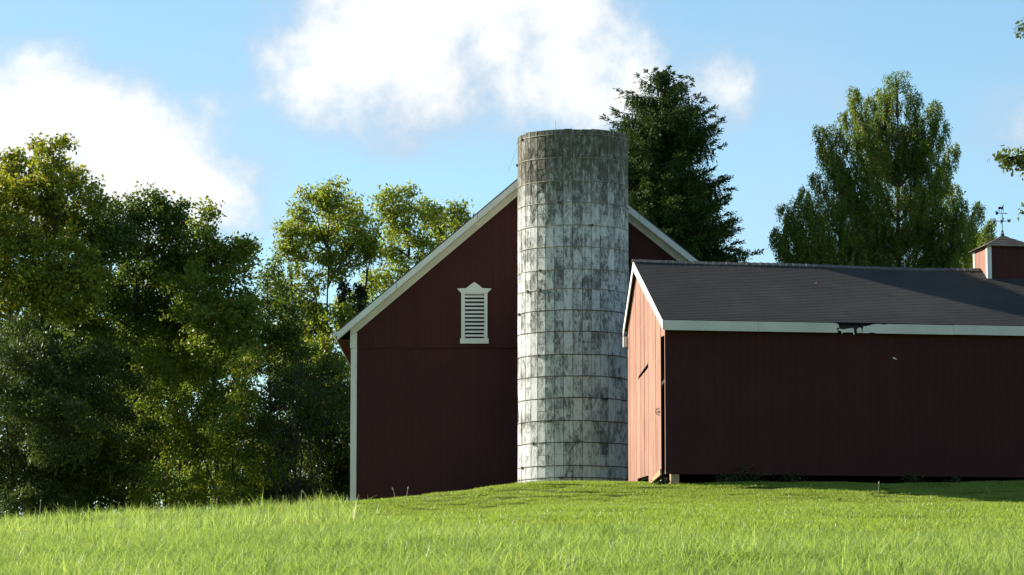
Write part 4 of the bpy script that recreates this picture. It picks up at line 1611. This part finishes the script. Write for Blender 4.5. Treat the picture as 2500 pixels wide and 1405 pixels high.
def tall_edge(x):
    return np.interp(x, [-7, -5.4, -3.2, -1.4, 0.0, 2, 6, 12], [200, 108, 66, 47, 40, 34.5, 33, 34])


def shed_inside(x, y):
    qx, qy = x - G0.x, y - G0.y
    l = qx * SA.x + qy * SA.y
    s_ = qx * SB.x + qy * SB.y
    return (l > -.1) & (l < SL + .1) & (s_ > .1) & (s_ < SW + .1)


tall = bpy.data.collections.new('tall_grass_patches')
for k in range(7):
    tall.objects.link(blade_patch('patch_%d' % k, 180, .30, .05, .22, .0040, .0095, 5, 1.0, 2.0, M_grass, 100 + k))
for k in range(3):                                        # coarser tufts with long blades
    tall.objects.link(blade_patch('patch_%d' % (7 + k), 26 - 9 * k, .35, .14 + .08 * k, .46 + .10 * k, .008, .016, 4, .5, .9, M_grass, 150 + k))
lawn = bpy.data.collections.new('lawn_patches')
for k in range(6):
    lawn.objects.link(blade_patch('lawn_%d' % k, 420, .50, .025, .095, .006, .014, 2, .9, .5, M_lawn, 200 + k))


def field_points(dens, y0, y1, step=1.0, margin=1.6):
    X, Yv = [], []
    y = y0
    while y < y1:
        hwid = .158 * y * 1.12 + margin
        d = dens(y)
        n = int(d * 2 * hwid * step)
        X.append(rng.uniform(-hwid, hwid, n))
        Yv.append(rng.uniform(y, y + step, n))
        y += step
    return np.concatenate(X), np.concatenate(Yv)


X, Yv = field_points(lambda y: np.interp(y, [8, 25, 45, 110], [34, 30, 20, 10]), 9.5, 112)
lump = np.sin(X * 1.7 + Yv * .8) * np.sin(X * .6 - Yv * 1.9) + .6 * np.sin(X * 3.9 + 2) * np.sin(Yv * 3.1)
keep = (Yv < tall_edge(X) + rng.normal(size=len(X)) * (.02 * Yv)) & (X < 30)
X, Yv, lump = X[keep], Yv[keep], lump[keep]
edge = np.clip((tall_edge(X) - Yv) / 5.0, 0, 1)
scl = (.74 + .24 * lump + .45 * rng.random(len(X)) ** 2) * (.55 + .45 * edge)
far = Yv > 50
idx = np.where(far & (rng.random(len(X)) < .5), rng.integers(7, 10, len(X)), rng.integers(0, 7, len(X)))
scatter('tall_grass', np.stack([X, Yv, ground(X, Yv) - .01], 1), rng.uniform(0, 6.28, len(X)), scl, idx, tall,
        ('long bright green meadow grass filling the foreground', 'grass'))
X, Yv = field_points(lambda y: np.interp(y, [30, 60, 116], [10, 9, 7]), 30, 117)
keep = (Yv > tall_edge(X) - 5) & ~shed_inside(X, Yv) & ((X - scx) ** 2 + (Yv - YS) ** 2 > (SR - .1) ** 2)
X, Yv = X[keep], Yv[keep]
scatter('mown_grass', np.stack([X, Yv, ground(X, Yv) - .008], 1), rng.uniform(0, 6.28, len(X)), .8 + .5 * rng.random(len(X)), rng.integers(0, 6, len(X)), lawn,
        ('short mown lawn between the meadow and the buildings', 'lawn'))
# single tall stalks standing above the meadow
for k, (px, py, hgt, lean) in enumerate([(2144, 1216, .42, .03), (2418, 1222, .36, -.12), (97, 1262, .46, .02), (430, 1262, .40, .08), (992, 1228, .42, .05), (966, 1230, .42, -.09),
                                       (1040, 1252, .42, -.06), (525, 1256, .42, .06), (690, 1250, .44, .02), (752, 1246, .55, -.12), (145, 1262, .36, -.06), (360, 1262, .36, -.12)]):
    p = on_ground(px, py)
    m = MB()
    b = Vector((p.x, p.y, p.z - .02))
    hh = hgt * (1.0 if p.y > 45 else .8)
    pts = [b + Vector((lean * t * t * 2 * hh, 0, hh * t)) for t in np.linspace(0, 1, 6)]
    wd_ = .006 * max(.6, p.y / 45)
    m.tube(pts, [wd_ * (1 - .6 * t) for t in np.linspace(0, 1, 6)], 4)
    dirv = (pts[-1] - pts[-2]).normalized()
    m.tube([pts[-1], pts[-1] + dirv * .03, pts[-1] + dirv * .07, pts[-1] + dirv * .10], [wd_ * .5, wd_ * 1.7, wd_ * 1.4, wd_ * .3], 5)
    o = m.obj('grass_stalk', M_seed)
    where = ['standing alone at the edge of the shed shadow', 'leaning left near the right edge of the lawn', 'farthest left against the dark shrubs', 'against the dark many-stemmed bush',
             'upright before the barn wall, middle of three', 'leaning left before the barn wall, leftmost of three', 'rightmost of three before the barn wall', 'before the thin bush with sky gaps',
             'upright below the dead branches', 'tallest, left of the white barn corner', 'second from left against the dark shrubs', 'leaning left below the dark rounded tree'][k]
    tag(o, 'single tall grass stalk with seed head ' + where, 'grass stalk', 'tall stalks above the grass')

# ------------------------------------------------------------------ fallen leaves, weeds, soil
M_fl = {'yellow': plain('yellow_dead_leaf', (0.62, 0.36, 0.05), (0.5, 0.27, 0.04), 20), 'brown': plain('brown_dead_leaf', (0.13, 0.055, 0.025), (0.08, 0.04, 0.02), 20),
        'orange': plain('orange_dead_leaf', (0.42, 0.14, 0.04), (0.32, 0.10, 0.03), 20)}
for (px, py, sz, cn, lab) in [(1987, 1193, .17, 'yellow', 'curled yellow fallen leaf at the edge of the shed shadow'), (2050, 1229, .16, 'brown', 'dark brown fallen leaf on the lawn below the shed'),
                              (2122, 1214, .15, 'brown', 'thin brown leaf lying at the shadow edge on the lawn'), (2292, 1236, .13, 'brown', 'flat dark leaf on the lawn toward the right'),
                              (2394, 1251, .10, 'orange', 'small reddish leaf on the lawn near the right edge'), (1970, 1206, .09, 'orange', 'small orange leaf just below the yellow fallen leaf'),
                              (1206, 1202, .14, 'brown', 'dark leaf on the slope left of the silo foot'), (1440, 1242, .09, 'orange', 'small red-brown leaf on the lawn below the silo')]:
    p = on_ground(px, py)
    m = MB()
    a = rnd.uniform(0, 6.28)
    u = Vector((math.cos(a) * .9 + .4, math.sin(a) * .3, .12)).normalized()
    v = Vector((-u.y, u.x, .35)).normalized()
    p = p + Vector((0, 0, .045))
    for sg in (-1, 1):
        q = [p, p + u * sz * .4 + v * sg * sz * .33 + UP * sz * .28, p + u * sz * .75 + v * sg * sz * .22 + UP * sz * .24, p + u * sz]
        m.prism(q, (0, 0, .004))
    m.tube([p - u * sz * .3, p + u * .01], .004, 4)
    tag(m.obj('fallen_leaf', M_fl[cn]), lab, 'leaf', 'fallen leaves on the lawn')
p = on_plane(2184, 876, sh(0, -2.0, 0), SB)  # pale fleck added out in the sun as a bright spot
m = MB()
for sg in (-1, 1):
    m.prism([p - X0 * .08 + UP * .03, p + UP * (.01 + .022 * sg) - YD * .02, p + X0 * .085 - UP * .03, p + UP * .003], (0, .003, 0))
tag(m.obj('pale_fleck', M_fleck), 'tiny pale fleck added in sunlight before the dark shed wall', 'leaf')
p = on_plane(2404, 684, sh(0, 0, roof_z(0)), (UP * (SRD - FO) - SB * (zr - zf_top)).normalized())
for (px, py, lab) in ((2404, 686, 'small orange leaf lying on the shed roof below the cupola'), (1993, 695, 'small orange leaf lying on the shed roof, left of middle')):
    nrm = (UP * (SRD - FO) - SB * (zr - zf_top)).normalized()
    p = on_plane(px, py, sh(0, FO, zf_top), nrm) + nrm * .03
    m = MB()
    m.prism([p - SA * .05, p + SB * .04 + UP * .035, p + SA * .05, p - SB * .04 + UP * .0], nrm * .004)
    tag(m.obj('fallen_leaf', M_fl['orange']), lab, 'leaf')
# weeds in the shade of the shed
for (px, py, sz, lab) in [(1830, 1176, .42, 'leafy weed tallest along the shaded foot of the shed'), (1775, 1178, .25, 'low weed left of the tallest weed under the shed'), (1930, 1178, .26, 'low weed right of the tallest weed under the shed'),
                          (2225, 1182, .24, 'weed clump under the right half of the shed'), (2330, 1184, .2, 'rightmost small weed at the foot of the shed'), (1612, 1180, .16, 'small weed tuft beside the bare wooden post')]:
    p = on_plane(px, py, sh(0, -.25, 0), SB)
    p.z = float(ground(p.x, p.y))
    root = empty('weed', tuple(p))
    tag(root, lab, 'weed', 'weeds along the shed')
    nC = 26
    cpts = rng.normal(size=(nC, 3)) * sz * np.array([.8, .3, .35]) + np.array([0, 0, sz * .55])
    cpts[:, 2] = np.abs(cpts[:, 2])
    V, Fq = cluster_leaves(cpts, 12, .07, .08, .45, .1)
    link('leaves', np_mesh('leaves', V, Fq), M_ivy, root)
    m = MB()
    for c in cpts[::2]:
        m.tube([(0, 0, -.03), tuple(c)], [.006, .003], 4)
    m.obj('stems', M_ivy, root)
p = on_ground(1622, 1184)
m = MB()
ring_ = []
for k in range(18):
    a = 2 * math.pi * k / 18
    rr = (1.0 + .18 * math.sin(3 * a)) * .75
    x_, y_ = p.x + rr * math.cos(a), p.y + .3 + rr * .9 * math.sin(a)
    ring_.append((x_, y_, float(ground(x_, y_)) + .022))
c0 = (p.x, p.y + .3, float(ground(p.x, p.y + .3)) + .05)
for k in range(18):
    m.poly([c0, ring_[k], ring_[(k + 1) % 18]])
tag(m.obj('bare_soil', M_soil), 'patch of bare reddish soil at the corner post of the shed', 'soil', kind='structure')
